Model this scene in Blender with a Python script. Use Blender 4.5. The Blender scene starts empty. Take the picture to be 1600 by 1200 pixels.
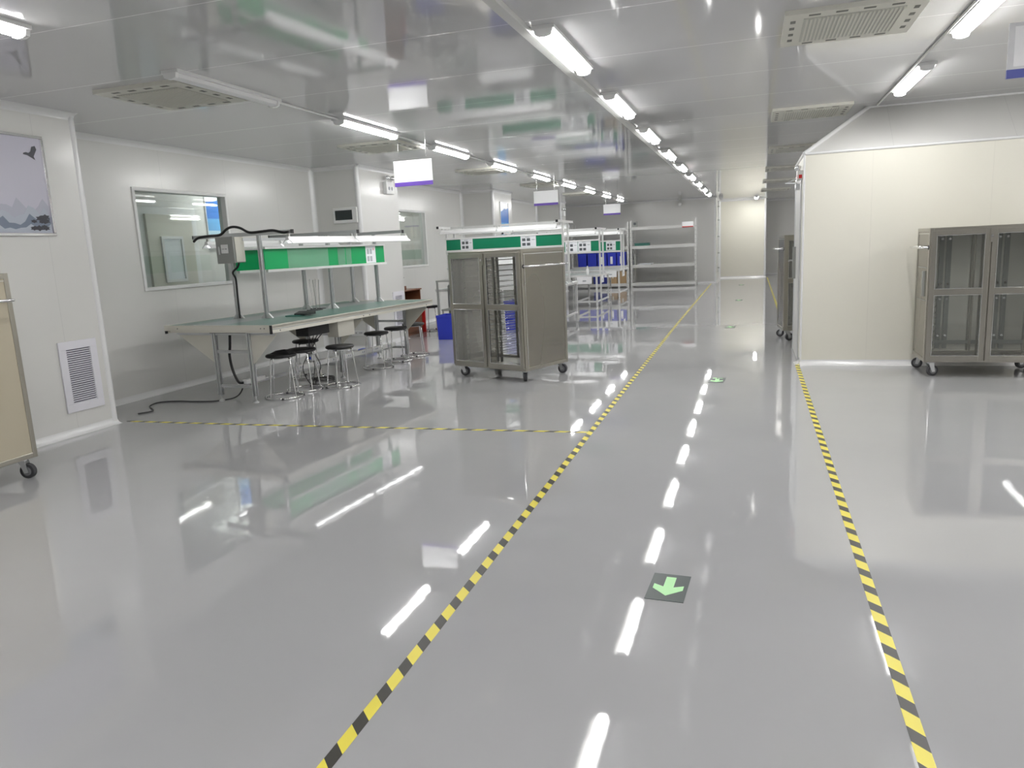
import bpy, bmesh, math, random
from mathutils import Vector, Matrix
PI = math.pi
S = bpy.context.scene
COL = S.collection

# ------------------------------------------------------------------ camera, world, exposure
def setup_camera():
    yaw, pit, rol = -0.315775, -0.180294, 0.0486627
    f = Vector((math.sin(yaw)*math.cos(pit), math.cos(yaw)*math.cos(pit), math.sin(pit)))
    rt = Vector((math.cos(yaw), -math.sin(yaw), 0)); dn = -rt.cross(f)
    c, s = math.cos(rol), math.sin(rol)
    r2 = c*rt + s*dn; d2 = -s*rt + c*dn
    m = Matrix(((r2.x, -d2.x, -f.x, 0), (r2.y, -d2.y, -f.y, 0), (r2.z, -d2.z, -f.z, 1.5), (0, 0, 0, 1)))
    cd = bpy.data.cameras.new('camera'); cam = bpy.data.objects.new('camera', cd); COL.objects.link(cam)
    cam.matrix_world = m
    cd.sensor_width = 36; cd.lens = 36*1160/1600; cd.clip_start = 0.05; cd.clip_end = 200
    S.camera = cam
setup_camera()
w = bpy.data.worlds.new('world'); S.world = w; w.use_nodes = True
w.node_tree.nodes['Background'].inputs[0].default_value = (0.8, 0.85, 0.9, 1)
w.node_tree.nodes['Background'].inputs[1].default_value = 0.02
S.view_settings.view_transform = 'Standard'; S.view_settings.look = 'None'
S.view_settings.exposure = 1.5; S.view_settings.gamma = 1.0; S.view_settings.use_curve_mapping = False
LAMP = 17.0          # strength of the lit ceiling battens

# ------------------------------------------------------------------ materials
M = {}
def mat(name, col, rough=.5, metal=0.0, spec=.5, emis=None, es=0, alpha=None, trans=0, coat=0):
    m = bpy.data.materials.new(name); m.use_nodes = True
    b = m.node_tree.nodes['Principled BSDF']
    b.inputs['Base Color'].default_value = (*col, 1); b.inputs['Roughness'].default_value = rough
    b.inputs['Metallic'].default_value = metal; b.inputs['Specular IOR Level'].default_value = spec
    if emis: b.inputs['Emission Color'].default_value = (*emis, 1); b.inputs['Emission Strength'].default_value = es
    if trans: b.inputs['Transmission Weight'].default_value = trans
    if coat: b.inputs['Coat Weight'].default_value = coat; b.inputs['Coat Roughness'].default_value = .03
    if alpha is not None: b.inputs['Alpha'].default_value = alpha
    M[name] = m; return m
def nodes(m): return m.node_tree.nodes, m.node_tree.links, m.node_tree.nodes['Principled BSDF']

def noise_rough(m, scale, lo, hi, stretch=(1, 1, 1), bump=0.0, bscale=None):
    N, L, B = nodes(m)
    tc = N.new('ShaderNodeTexCoord'); mp = N.new('ShaderNodeMapping'); mp.inputs['Scale'].default_value = stretch
    L.new(tc.outputs['Object'], mp.inputs[0])
    n = N.new('ShaderNodeTexNoise'); n.inputs['Scale'].default_value = scale; n.inputs['Detail'].default_value = 0.5
    L.new(mp.outputs[0], n.inputs['Vector'])
    r = N.new('ShaderNodeMapRange'); r.inputs[1].default_value = .3; r.inputs[2].default_value = .7
    r.inputs[3].default_value = lo; r.inputs[4].default_value = hi
    L.new(n.outputs[0], r.inputs[0]); L.new(r.outputs[0], B.inputs['Roughness'])
    if bump:
        n2 = N.new('ShaderNodeTexNoise'); n2.inputs['Scale'].default_value = bscale or scale; n2.inputs['Detail'].default_value = 2
        L.new(mp.outputs[0], n2.inputs['Vector'])
        bp = N.new('ShaderNodeBump'); bp.inputs['Strength'].default_value = 1; bp.inputs['Distance'].default_value = bump
        L.new(n2.outputs[0], bp.inputs['Height']); L.new(bp.outputs[0], B.inputs['Normal'])

def panel_mat(name, col, axis, period, offset, rough, wid=.004, line=(.45, .45, .45), bump=.0006, bscale=.8, stretch=(1, 1, 1), spec=.5):
    """painted sandwich panels: base colour with thin joint lines every <period> m along <axis>"""
    m = mat(name, col, rough, spec=spec); N, L, B = nodes(m)
    tc = N.new('ShaderNodeTexCoord'); sp = N.new('ShaderNodeSeparateXYZ'); L.new(tc.outputs['Object'], sp.inputs[0])
    a = N.new('ShaderNodeMath'); a.operation = 'ADD'; a.inputs[1].default_value = 100*period-offset; L.new(sp.outputs[axis], a.inputs[0])
    md = N.new('ShaderNodeMath'); md.operation = 'MODULO'; md.inputs[1].default_value = period; L.new(a.outputs[0], md.inputs[0])
    lt = N.new('ShaderNodeMath'); lt.operation = 'LESS_THAN'; lt.inputs[1].default_value = wid; L.new(md.outputs[0], lt.inputs[0])
    mx = N.new('ShaderNodeMix'); mx.data_type = 'RGBA'; mx.inputs[6].default_value = (*col, 1); mx.inputs[7].default_value = (*line, 1)
    L.new(lt.outputs[0], mx.inputs[0]); L.new(mx.outputs[2], B.inputs['Base Color'])
    mp = N.new('ShaderNodeMapping'); mp.inputs['Scale'].default_value = stretch; L.new(tc.outputs['Object'], mp.inputs[0])
    n = N.new('ShaderNodeTexNoise'); n.inputs['Scale'].default_value = bscale; n.inputs['Detail'].default_value = 2; L.new(mp.outputs[0], n.inputs['Vector'])
    # each panel sits at its own tiny tilt, the joint is a small groove
    fl = N.new('ShaderNodeMath'); fl.operation = 'MULTIPLY_ADD'; fl.inputs[1].default_value = -1.5; L.new(lt.outputs[0], fl.inputs[0]); L.new(n.outputs[0], fl.inputs[2])
    bp = N.new('ShaderNodeBump'); bp.inputs['Distance'].default_value = bump; L.new(fl.outputs[0], bp.inputs['Height']); L.new(bp.outputs[0], B.inputs['Normal'])
    return m

panel_mat('wall_y', (.74, .735, .71), 1, 1.15, .55, .21, wid=.003, line=(.62, .62, .60))
panel_mat('wall_x', (.73, .725, .70), 0, 1.15, .3, .21, wid=.003, line=(.62, .62, .60))
panel_mat('wall_cream', (.79, .77, .68), 0, 1.15, .1, .33, wid=.003, line=(.72, .70, .62))
panel_mat('ceil', (.60, .60, .605), 1, 1.15, .22, .06, wid=.008, line=(.95, .95, .95), bump=.0008, bscale=.5, stretch=(.4, 1.2, 1), spec=1.0)
mat('trim', (.84, .84, .84), .18, spec=.6)
m = mat('floor', (.43, .43, .435), .03, spec=1.0)
N, L, B = nodes(m)
tc = N.new('ShaderNodeTexCoord')
n = N.new('ShaderNodeTexNoise'); n.inputs['Scale'].default_value = .7; n.inputs['Detail'].default_value = 5; L.new(tc.outputs['Object'], n.inputs['Vector'])
cr = N.new('ShaderNodeValToRGB'); cr.color_ramp.elements[0].position = .3; cr.color_ramp.elements[0].color = (.415, .415, .422, 1)
cr.color_ramp.elements[1].position = .7; cr.color_ramp.elements[1].color = (.45, .45, .455, 1)
L.new(n.outputs[0], cr.inputs[0]); L.new(cr.outputs[0], B.inputs['Base Color'])
n2 = N.new('ShaderNodeTexNoise'); n2.inputs['Scale'].default_value = 2.4; n2.inputs['Detail'].default_value = 3; L.new(tc.outputs['Object'], n2.inputs['Vector'])
bp = N.new('ShaderNodeBump'); bp.inputs['Distance'].default_value = .0008; L.new(n2.outputs[0], bp.inputs['Height']); L.new(bp.outputs[0], B.inputs['Normal'])

m = mat('steel', (.38, .36, .32), .27, 1.0); noise_rough(m, 1.5, .22, .30, (1, 1, .5))
mat('steel_frame', (.46, .44, .39), .28, .95)
mat('steel_back', (.70, .69, .64), .4, .3)
mat('chrome', (.85, .85, .86), .08, 1.0)
mat('alu', (.68, .69, .70), .34, .9)
mat('alu_white', (.80, .80, .79), .4)
mat('cream_metal', (.72, .70, .62), .4)
mat('rack_paint', (.62, .62, .60), .42)
mat('white_plastic', (.88, .88, .87), .35)
mat('lamp_white', (.93, .93, .93), .4, emis=(1, 1, 1), es=.0)
mat('bench_tube', (1, 1, 1), .3, emis=(1, 1, 1), es=1.3)
mat('lamp_lit', (1, 1, 1), .3, emis=(1, .995, .985), es=LAMP)
mat('lamp_end', (1, 1, 1), .3, emis=(1, .99, .96), es=LAMP*1.5)
mat('lamp_off', (.80, .80, .80), .3)
mat('black', (.015, .015, .016), .45)
mat('rubber', (.05, .05, .055), .6)
mat('grey_rubber', (.22, .22, .23), .5)
mat('green_mat', (.07, .17, .135), .3)
mat('grey_mat', (.27, .30, .29), .35)
mat('green_board', (.0, .33, .10), .35)
mat('green_board_far', (.0, .23, .11), .4)
mat('sleeve', (.38, .60, .48), .18, alpha=.26)
mat('paper', (.86, .87, .90), .6)
mat('ink', (.10, .11, .12), .6)
mat('pale_ink', (.45, .47, .50), .6)
mat('pink_ink', (.75, .45, .5), .6)
mat('blue_bin', (.03, .05, .52), .4)
mat('dark_blue_bin', (.02, .03, .22), .45)
mat('card', (.42, .29, .16), .7)
mat('wood', (.20, .075, .035), .4)
mat('dark_gap', (.03, .02, .015), .7)
mat('red', (.6, .02, .02), .4)
mat('blue', (.03, .08, .55), .4)
mat('violet', (.14, .07, .42), .4)
mat('sign_blue', (.10, .12, .42), .4)
mat('sign_white', (.95, .95, .96), .35)
mat('sign_edge', (.75, .75, .77), .3)
mat('ac_cream', (.66, .65, .58), .45)
mat('ac_grille', (.50, .50, .45), .5)
mat('ac_slot', (.16, .16, .14), .6)
mat('sign_slate', (.07, .09, .085), .35, spec=.3)
mat('sign_green', (.50, .92, .45), .4)
mat('box_grey', (.34, .35, .33), .4)
mat('screen', (.02, .03, .03), .15)
mat('vent_white', (.80, .79, .84), .4)
mat('vent_dark', (.03, .02, .06), .6)
mat('poster_sky', (.60, .585, .68), .25)
mat('poster_mist', (.50, .54, .62), .25)
mat('poster_far', (.50, .51, .60), .25)
mat('poster_hill', (.20, .24, .32), .3)
mat('poster_ink', (.035, .035, .05), .3)
mat('poster_blue', (.06, .22, .65), .25)
mat('poster_mid', (.16, .45, .82), .25)
mat('poster_pale', (.55, .78, .90), .25)
mat('poster_white', (.85, .89, .93), .25)
mat('tray_green', (.04, .16, .13), .5)
def pane_mat(name, tint, dust, dcol=(.5, .5, .48), rough=.02):
    """thin clear sheet: fresnel mirror over a see-through tint, with a share of dust"""
    m = bpy.data.materials.new(name); m.use_nodes = True; N, L = m.node_tree.nodes, m.node_tree.links; N.clear()
    o = N.new('ShaderNodeOutputMaterial'); t = N.new('ShaderNodeBsdfTransparent'); g = N.new('ShaderNodeBsdfGlossy'); d = N.new('ShaderNodeBsdfDiffuse')
    t.inputs[0].default_value = (*tint, 1); g.inputs['Roughness'].default_value = rough; d.inputs[0].default_value = (*dcol, 1)
    lw = N.new('ShaderNodeLayerWeight'); lw.inputs[0].default_value = .5; pw = N.new('ShaderNodeMath'); pw.operation = 'POWER'; pw.inputs[1].default_value = 3.5
    f = N.new('ShaderNodeMath'); f.operation = 'MULTIPLY_ADD'; f.inputs[1].default_value = .85; f.inputs[2].default_value = .05
    L.new(lw.outputs['Facing'], pw.inputs[0]); L.new(pw.outputs[0], f.inputs[0]); a = N.new('ShaderNodeMixShader'); b = N.new('ShaderNodeMixShader')
    a.inputs[0].default_value = dust; L.new(t.outputs[0], a.inputs[1]); L.new(d.outputs[0], a.inputs[2])
    L.new(f.outputs[0], b.inputs[0]); L.new(a.outputs[0], b.inputs[1]); L.new(g.outputs[0], b.inputs[2]); L.new(b.outputs[0], o.inputs[0])
    M[name] = m
pane_mat('pane', (.97, .98, .97), .03); pane_mat('window_pane', (.90, .94, .92), .02); pane_mat('pane_dusty', (.80, .80, .77), .22, (.40, .39, .36), .08)
mat('beige_panel', (.50, .45, .34), .4)
mat('pane_dusty', (.42, .42, .39), .15, alpha=.38, spec=.6)

# hazard tape: slanted black and yellow bands
def tape_mat(name, axis, cross, slant, period=.1685):
    m = mat(name, (.8, .7, .1), .35); N, L, B = nodes(m)
    tc = N.new('ShaderNodeTexCoord'); sp = N.new('ShaderNodeSeparateXYZ'); L.new(tc.outputs['Object'], sp.inputs[0])
    a = N.new('ShaderNodeMath'); a.operation = 'MULTIPLY_ADD'; a.inputs[1].default_value = slant
    L.new(sp.outputs[cross], a.inputs[0]); L.new(sp.outputs[axis], a.inputs[2])
    ad = N.new('ShaderNodeMath'); ad.operation = 'ADD'; ad.inputs[1].default_value = 100*period; L.new(a.outputs[0], ad.inputs[0])
    md = N.new('ShaderNodeMath'); md.operation = 'MODULO'; md.inputs[1].default_value = period; L.new(ad.outputs[0], md.inputs[0])
    lt = N.new('ShaderNodeMath'); lt.operation = 'LESS_THAN'; lt.inputs[1].default_value = period*.45; L.new(md.outputs[0], lt.inputs[0])
    mx = N.new('ShaderNodeMix'); mx.data_type = 'RGBA'; mx.inputs[6].default_value = (.88, .76, .10, 1); mx.inputs[7].default_value = (.055, .052, .045, 1)
    L.new(lt.outputs[0], mx.inputs[0]); L.new(mx.outputs[2], B.inputs['Base Color'])
tape_mat('tape_long', 1, 0, 1.0); tape_mat('tape_cross', 0, 1, -1.0, .175)

# ------------------------------------------------------------------ mesh collector
class MB:
    def __init__(s): s.v = []; s.f = []; s.m = []; s.names = []; s.sm = []
    def mi(s, m):
        if m not in s.names: s.names.append(m)
        return s.names.index(m)
    def add(s, vs, fs, m, smooth=False):
        o = len(s.v); s.v += [tuple(v) for v in vs]; k = s.mi(m)
        for f in fs: s.f.append([i+o for i in f]); s.m.append(k); s.sm.append(smooth)
        return s
    def box(s, x0, x1, y0, y1, z0, z1, m):
        v = [(x, y, z) for x in (x0, x1) for y in (y0, y1) for z in (z0, z1)]
        return s.add(v, [(0, 1, 3, 2), (4, 6, 7, 5), (0, 4, 5, 1), (2, 3, 7, 6), (0, 2, 6, 4), (1, 5, 7, 3)], m)
    def cbox(s, c, d, m):
        return s.box(c[0]-d[0]/2, c[0]+d[0]/2, c[1]-d[1]/2, c[1]+d[1]/2, c[2]-d[2]/2, c[2]+d[2]/2, m)
    def sweep(s, p0, p1, prof, m, up=(0, 0, 1), smooth=False):
        """prism of a 2-D profile (a, b) from p0 to p1"""
        p0 = Vector(p0); p1 = Vector(p1); t = (p1-p0).normalized(); up = Vector(up)
        if abs(t.dot(up)) > .95: up = Vector((0, 1, 0))
        a = t.cross(up).normalized(); b = a.cross(t).normalized(); n = len(prof)
        v = [p+a*q[0]+b*q[1] for p in (p0, p1) for q in prof]
        f = [(i, (i+1) % n, n+(i+1) % n, n+i) for i in range(n)]
        s.add(v, f, m, smooth); s.add(v, [tuple(range(n))[::-1], tuple(range(n, 2*n))], m)
        return s
    def cyl(s, p0, p1, r, m, n=12, r2=None):
        r2 = r if r2 is None else r2
        p0 = Vector(p0); p1 = Vector(p1); t = (p1-p0).normalized(); up = Vector((0, 0, 1)) if abs(t.z) < .95 else Vector((0, 1, 0))
        a = t.cross(up).normalized(); b = a.cross(t)
        v = [p+(a*math.cos(2*PI*i/n)+b*math.sin(2*PI*i/n))*rr for p, rr in ((p0, r), (p1, r2)) for i in range(n)]
        s.add(v, [(i, (i+1) % n, n+(i+1) % n, n+i) for i in range(n)], m, True)
        s.add(v, [tuple(range(n))[::-1], tuple(range(n, 2*n))], m)
        return s
    def bar(s, p0, p1, w, h, m, up=(0, 0, 1)):
        return s.sweep(p0, p1, [(-w/2, -h/2), (w/2, -h/2), (w/2, h/2), (-w/2, h/2)], m, up)
    def slot(s, p0, p1, w, m='alu', up=(0, 0, 1)):
        """T-slot aluminium extrusion: square with a groove on each face"""
        h = w/2; g = w*.12; d = w*.28; P = []
        for k in range(4):
            c, sn = [(1, 0), (0, 1), (-1, 0), (0, -1)][k]
            for x, y in ((h, -h), (h, -g), (h-d, -g), (h-d, g), (h, g)): P.append((x*c-y*sn, x*sn+y*c))
        return s.sweep(p0, p1, P, m, up)
    def tube(s, pts, r, m, n=8, closed=False):
        pts = [Vector(p) for p in pts]; k = len(pts); rings = []; prev = None
        for i, p in enumerate(pts):
            if closed: t = (pts[(i+1) % k]-pts[i-1])
            else: t = pts[min(i+1, k-1)]-pts[max(i-1, 0)]
            t.normalize()
            if prev is None:
                up = Vector((0, 0, 1)) if abs(t.z) < .9 else Vector((0, 1, 0)); a = t.cross(up).normalized()
            else: a = (prev-t*prev.dot(t)).normalized()
            prev = a; b = t.cross(a)
            rings.append([p+(a*math.cos(2*PI*j/n)+b*math.sin(2*PI*j/n))*r for j in range(n)])
        v = [q for R in rings for q in R]; f = []
        for i in range(k if closed else k-1):
            for j in range(n):
                i2 = (i+1) % k; f.append((i*n+j, i*n+(j+1) % n, i2*n+(j+1) % n, i2*n+j))
        s.add(v, f, m, True)
        if not closed: s.add(v, [tuple(range(n))[::-1], tuple(range((k-1)*n, k*n))], m)
        return s
    def lathe(s, prof, c, m, n=24, smooth=True):
        v = [(c[0]+r*math.cos(2*PI*i/n), c[1]+r*math.sin(2*PI*i/n), c[2]+z) for r, z in prof for i in range(n)]; k = len(prof)
        s.add(v, [(a*n+i, a*n+(i+1) % n, (a+1)*n+(i+1) % n, (a+1)*n+i) for a in range(k-1) for i in range(n)], m, smooth)
        s.add(v, [tuple(range(n))[::-1], tuple(range((k-1)*n, k*n))], m)
        return s
    def poly(s, pts, nrm, th, m):
        """flat outline given thickness th along nrm"""
        nrm = Vector(nrm)*th; n = len(pts); v = [Vector(p) for p in pts]+[Vector(p)+nrm for p in pts]
        return s.add(v, [tuple(range(n))[::-1], tuple(range(n, 2*n))]+[(i, (i+1) % n, n+(i+1) % n, n+i) for i in range(n)], m)
    def build(s, name, parent=None, bevel=0, label=None):
        me = bpy.data.meshes.new(name); me.from_pydata(s.v, [], s.f)
        for k in s.names: me.materials.append(M[k])
        me.polygons.foreach_set('material_index', s.m); me.polygons.foreach_set('use_smooth', s.sm)
        bm = bmesh.new(); bm.from_mesh(me); bmesh.ops.recalc_face_normals(bm, faces=bm.faces); bm.to_mesh(me); bm.free()
        o = bpy.data.objects.new(name, me); COL.objects.link(o)
        if parent: o.parent = parent
        if bevel:
            b = o.modifiers.new('bevel', 'BEVEL'); b.width = bevel; b.segments = 2; b.limit_method = 'ANGLE'; b.angle_limit = math.radians(50); b.use_clamp_overlap = True
        if label: o['label'] = label
        return o

def tag(o, label, cat, group=None, kind=None):
    o['label'] = label; o['category'] = cat
    if group: o['group'] = group
    if kind: o['kind'] = kind
    return o
def thing(name, label, cat, loc=(0, 0, 0), rz=0, group=None):
    o = bpy.data.objects.new(name, None); COL.objects.link(o); o.empty_display_size = .1
    o.location = loc; o.rotation_euler = (0, 0, rz); return tag(o, label, cat, group)
def struct(o): o['kind'] = 'structure'; return o
def dup(root, loc, rz=None, label=None, group=None):
    def cp(o, par):
        c = o.copy(); COL.objects.link(c); c.parent = par
        for ch in [x for x in KIDS.get(o.name, [])]: cp(ch, c)
        return c
    KIDS = {}
    for o in bpy.data.objects:
        if o.parent: KIDS.setdefault(o.parent.name, []).append(o)
    r = cp(root, None); r.location = loc
    if rz is not None: r.rotation_euler = (0, 0, rz)
    if label: r['label'] = label
    if group: r['group'] = group
    return r

# ------------------------------------------------------------------ room shell
H = 2.9
XL, XR, XP, XW = -5.93, -6.7, -5.87, 5.2     # left wall, recessed wall, pillar face, right wall
YB, YF = -6.0, 26.8
struct(MB().box(-9.2, XW+.2, YB-.2, 32, -.12, 0, 'floor').build('floor'))
struct(MB().box(-9.2, XW+.2, YB-.2, 32, H, H+.12, 'ceil').build('ceiling'))
struct(MB().box(XR-.1, XL, YB, 5.6, 0, H, 'wall_y').build('wall_left'))
def holed_wall(x0, x1, y0, y1, holes, m):
    b = MB(); y = y0
    for (a, c, z0, z1) in holes:
        b.box(x0, x1, y, a, 0, H, m); b.box(x0, x1, a, c, 0, z0, m); b.box(x0, x1, a, c, z1, H, m); y = c
    return b.box(x0, x1, y, y1, 0, H, m)
WIN = [(7.0, 8.55, 1.25, 2.36), (13.75, 15.0, 1.25, 2.34)]
struct(holed_wall(XR-.1, XR, 5.6, YF, WIN, 'wall_y').build('wall_left_recess'))
for i, (a, c) in enumerate([(10.7, 12.08), (17.2, 18.65), (23.9, 24.55)]):
    b = MB().box(XR, XP, a, c, 0, H, 'wall_x')
    struct(b.build(['wall_pillar_near', 'wall_pillar_middle', 'wall_pillar_far'][i]))
struct(MB().box(-6.8, -1.17, YF, YF+.12, 0, H, 'wall_x').build('wall_far_left'))
struct(MB().box(-1.37, -1.17, YF+.12, 29.7, 0, H, 'wall_y').build('wall_far_return'))
struct(MB().box(-1.37, .5, 29.7, 29.9, 0, H, 'wall_cream').build('wall_far_middle'))
struct(MB().box(.4, .5, 29.9, 31.5, 0, H, 'wall_y').build('wall_far_step'))
struct(MB().box(.4, XW, 31.5, 31.7, 0, H, 'wall_x').build('wall_far_right'))
struct(MB().box(XW, XW+.15, YB, 31.5, 0, H, 'wall_y').build('wall_right'))
struct(MB().box(XR-.1, XW, YB-.15, YB, 0, H, 'wall_x').build('wall_back'))
# the enclosed room on the right: cream lower wall, panels leaning back to the ceiling above it
BX, BY, BZ, BE = .55, 9.2, 2.38, 10.7
struct(MB().box(BX, XW, BY, BE, 0, BZ, 'wall_cream').build('wall_box'))
tp = MB(); a = (BX, BY, BZ); b_ = (XW, BY, BZ); c_ = (XW, BE, BZ); d_ = (BX, BE, BZ)
A = (1.27, 9.78, H); B_ = (XW, 9.78, H); C_ = (XW, BE, H); D_ = (1.27, BE, H)
tp.add([a, b_, c_, d_, A, B_, C_, D_], [(0, 1, 5, 4), (1, 2, 6, 5), (2, 3, 7, 6), (3, 0, 4, 7), (4, 5, 6, 7), (3, 2, 1, 0)], 'wall_x')
struct(tp.build('wall_box_upper'))
# room behind the windows
r = MB().box(-8.05, -7.9, 5.6, 17, 0, H, 'wall_y').box(-7.9, XR-.1, 5.5, 5.6, 0, H, 'wall_x').box(-7.9, XR-.1, 17, 17.1, 0, H, 'wall_x')
struct(r.build('wall_back_room'))

def cove_prof(r, n=6):
    P = [(0, 0), (r, 0)]
    for i in range(1, n): a = PI/2*i/n; P.append((r-r*math.sin(a), r-r*math.cos(a)))
    return P+[(0, r)]
def cove(b, p0, p1, n1, n2, r, m='trim'):
    """concave quarter-round bead from p0 to p1 filling the corner between directions n1 and n2"""
    p0, p1, n1, n2 = map(Vector, (p0, p1, n1, n2)); P = cove_prof(r); n = len(P); e = .0012
    v = [p+(n1+n2)*e*0+n1*q[0]+n2*q[1] for p in (p0, p1) for q in P]
    b.add(v, [(i, (i+1) % n, n+(i+1) % n, n+i) for i in range(n)], m, False)
    b.add(v, [tuple(range(n))[::-1], tuple(range(n, 2*n))], m); return b
X, Y, Z, nX, nY, nZ = (1, 0, 0), (0, 1, 0), (0, 0, 1), (-1, 0, 0), (0, -1, 0), (0, 0, -1)
# skirting beads and ceiling beads, wall by wall
runs = {
 'left': [((XL, YB, 0), (XL, 5.6, 0), X)],
 'left_recess': [((XR, 5.6, 0), (XR, 10.7, 0), X), ((XR, 12.08, 0), (XR, 17.2, 0), X), ((XR, 18.65, 0), (XR, 23.9, 0), X), ((XR, 24.55, 0), (XR, YF, 0), X)],
 'pillars': [((XR, 10.7, 0), (XP, 10.7, 0), nY), ((XP, 10.7, 0), (XP, 12.08, 0), X), ((XR, 17.2, 0), (XP, 17.2, 0), nY),
             ((XP, 17.2, 0), (XP, 18.65, 0), X), ((XR, 23.9, 0), (XP, 23.9, 0), nY), ((XP, 23.9, 0), (XP, 24.55, 0), X)],
 'far_left': [((XR, YF, 0), (-1.17, YF, 0), nY), ((-1.17, YF, 0), (-1.17, 29.7, 0), X)],
 'far_middle': [((-1.17, 29.7, 0), (.5, 29.7, 0), nY), ((.5, 29.7, 0), (.5, 31.5, 0), X), ((.5, 31.5, 0), (XW, 31.5, 0), nY)],
 'right': [((XW, YB, 0), (XW, BY, 0), nX)],
 'box': [((BX, BY, 0), (XW, BY, 0), nY), ((BX, BY, 0), (BX, 9.42, 0), nX)],
}
i = 0
for k, L_ in runs.items():
    b = MB(); t = MB()
    for p0, p1, n1 in L_:
        cove(b, p0, p1, n1, Z, .06)
        if k != 'box': cove(t, (p0[0], p0[1], H), (p1[0], p1[1], H), n1, nZ, .06)
    struct(b.build('baseboard_'+k))
    if t.v: i += 1; struct(t.build('trim_%d' % i))
# inside and outside corner posts
t = MB()
for x, y, n1, n2 in [(XR, 10.7, X, nY), (XR, 17.2, X, nY), (XR, 23.9, X, nY), (XR, YF, X, nY), (XR, 5.6, X, Y), (-1.17, 29.7, X, nY), (.5, 31.5, X, nY)]:
    cove(t, (x, y, 0), (x, y, H), n1, n2, .06)
i += 1; struct(t.build('trim_%d' % i))
t = MB()
for x, y in [(XL, 5.6), (XP, 10.7), (XP, 17.2), (XP, 23.9), (-1.17, YF), (.5, 29.7)]:
    t.cyl((x-.028, y+.028 if y != 5.6 else y-.028, .0), (x-.028, y+.028 if y != 5.6 else y-.028, H), .042, 'trim', 16)
i += 1; struct(t.build('trim_%d' % i))
t = MB().cyl((BX+.006, BY+.006, 0), (BX+.006, BY+.006, BZ), .012, 'trim', 14)
t.tube([a, A], .026, 'trim'); t.tube([A, D_], .024, 'trim'); t.tube([a, d_], .02, 'trim'); t.tube([a, b_], .016, 'trim'); t.tube([A, B_], .026, 'trim')
i += 1; struct(t.build('trim_%d' % i))

# windows
for k, (y0, y1, z0, z1) in enumerate(WIN):
    b = MB(); w_ = .035
    for (ya, yb, za, zb) in ((y0-w_, y1+w_, z1-.004, z1+w_), (y0-w_, y1+w_, z0-w_, z0+.004), (y0-w_, y0+.004, z0, z1), (y1-.004, y1+w_, z0, z1)):
        b.box(XR-.11, XR+.018, ya, yb, za, zb, 'alu_white')
    o = struct(b.build('window_%d' % (k+1), bevel=.004))
    g = MB().box(XR-.06, XR-.052, y0, y1, z0, z1, 'window_pane').build('window_glass', o)
# door and frame in the room behind, a small glazed opening in the leaf
d = MB().box(-7.9, -7.84, 8.20, 9.32, 0, 2.3, 'trim')
o = struct(d.build('door_2', bevel=.004))
lf = MB().box(-7.84, -7.80, 8.30, 9.18, 0.01, 2.2, 'cream_metal')
lf.build('door_leaf', o, .004)
v = MB()
for (ya, yb, za, zb) in ((8.52, 8.94, 1.86, 1.9), (8.52, 8.94, 1.26, 1.3), (8.52, 8.56, 1.3, 1.86), (8.90, 8.94, 1.3, 1.86)): v.box(-7.80, -7.775, ya, yb, za, zb, 'trim')
v.build('window_frame', o, .003); MB().box(-7.80, -7.79, 8.56, 8.90, 1.3, 1.86, 'poster_white').build('door_pane', o)
# poster in the back room
def sky_poster(name, x, y0, y1, z0, z1, lab):
    t = thing(name, lab, 'poster', (x, (y0+y1)/2, z0)); h = z1-z0; w2 = (y1-y0)/2
    f = MB()
    for (ya, yb, za, zb) in ((-w2-.02, w2+.02, h, h+.02), (-w2-.02, w2+.02, -.02, 0), (-w2-.02, -w2, 0, h), (w2, w2+.02, 0, h)): f.box(0, .02, ya, yb, za, zb, 'alu')
    f.build('frame', t)
    p = MB().box(0.002, .010, -w2, w2, 0, h, 'poster_white')
    p.box(.010, .012, -w2, w2, h*.42, h*.78, 'poster_blue').box(.0121, .013, -w2, w2, h*.28, h*.50, 'poster_mid').box(.0131, .0135, -w2, w2, h*.20, h*.30, 'poster_pale')
    p.poly([(.012, -w2, h*.77), (.012, w2, h*.77), (.012, w2, h*.88), (.012, w2*.4, h*.84), (.012, 0, h*.86), (.012, -w2*.5, h*.80)], (1, 0, 0), .0015, 'poster_blue')
    random.seed(3)
    for q in range(3):
        yy = -w2*.4+q*w2*.35; p.poly([(.014, yy-.03, h*.04), (.014, yy+.03, h*.04), (.014, yy+.012, h*.12), (.014, yy, h*.2), (.014, yy-.014, h*.11)], (1, 0, 0), .001, 'poster_hill' if q % 2 else 'pale_ink')
    p.build('print', t); return t
bp_ = sky_poster('wall_poster', -7.9, 9.62, 10.5, 1.72, 2.62, 'blue sky poster hanging in the room seen through the near window')
sky_poster('wall_poster', XP, 17.68, 18.3, 1.65, 2.62, 'tall blue sky poster on the second pillar behind the middle workbench')

# ------------------------------------------------------------------ ceiling lights
def batten(name, lit, lab, grp, glow='lamp_lit'):
    t = thing(name, lab, 'ceiling light', (0, 0, H), 0, grp)
    MB().sweep((0, -.64, -.012), (0, .64, -.012), [(-.075, -.012), (.075, -.012), (.075, .012), (-.075, .012)], 'alu_white').build('housing', t)
    P = [(-.048, 0), (-.04, -.026), (-.018, -.036), (.018, -.036), (.04, -.026), (.048, 0)]
    MB().sweep((0, -.61, -.024), (0, .61, -.024), P, glow if lit else 'lamp_off').build('diffuser', t)
    for s_ in (-1, 1): e = MB(); e.sweep((0, s_*.61, -.024), (0, s_*.64, -.024), [(-.06, 0), (-.05, -.034), (-.02, -.044), (.02, -.044), (.05, -.034), (.06, 0)], 'white_plastic').build('end_cap', t)
    return t
L0 = batten('ceiling_light', True, '', ''); LO = batten('ceiling_light', False, '', '')
rowsL = []
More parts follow.
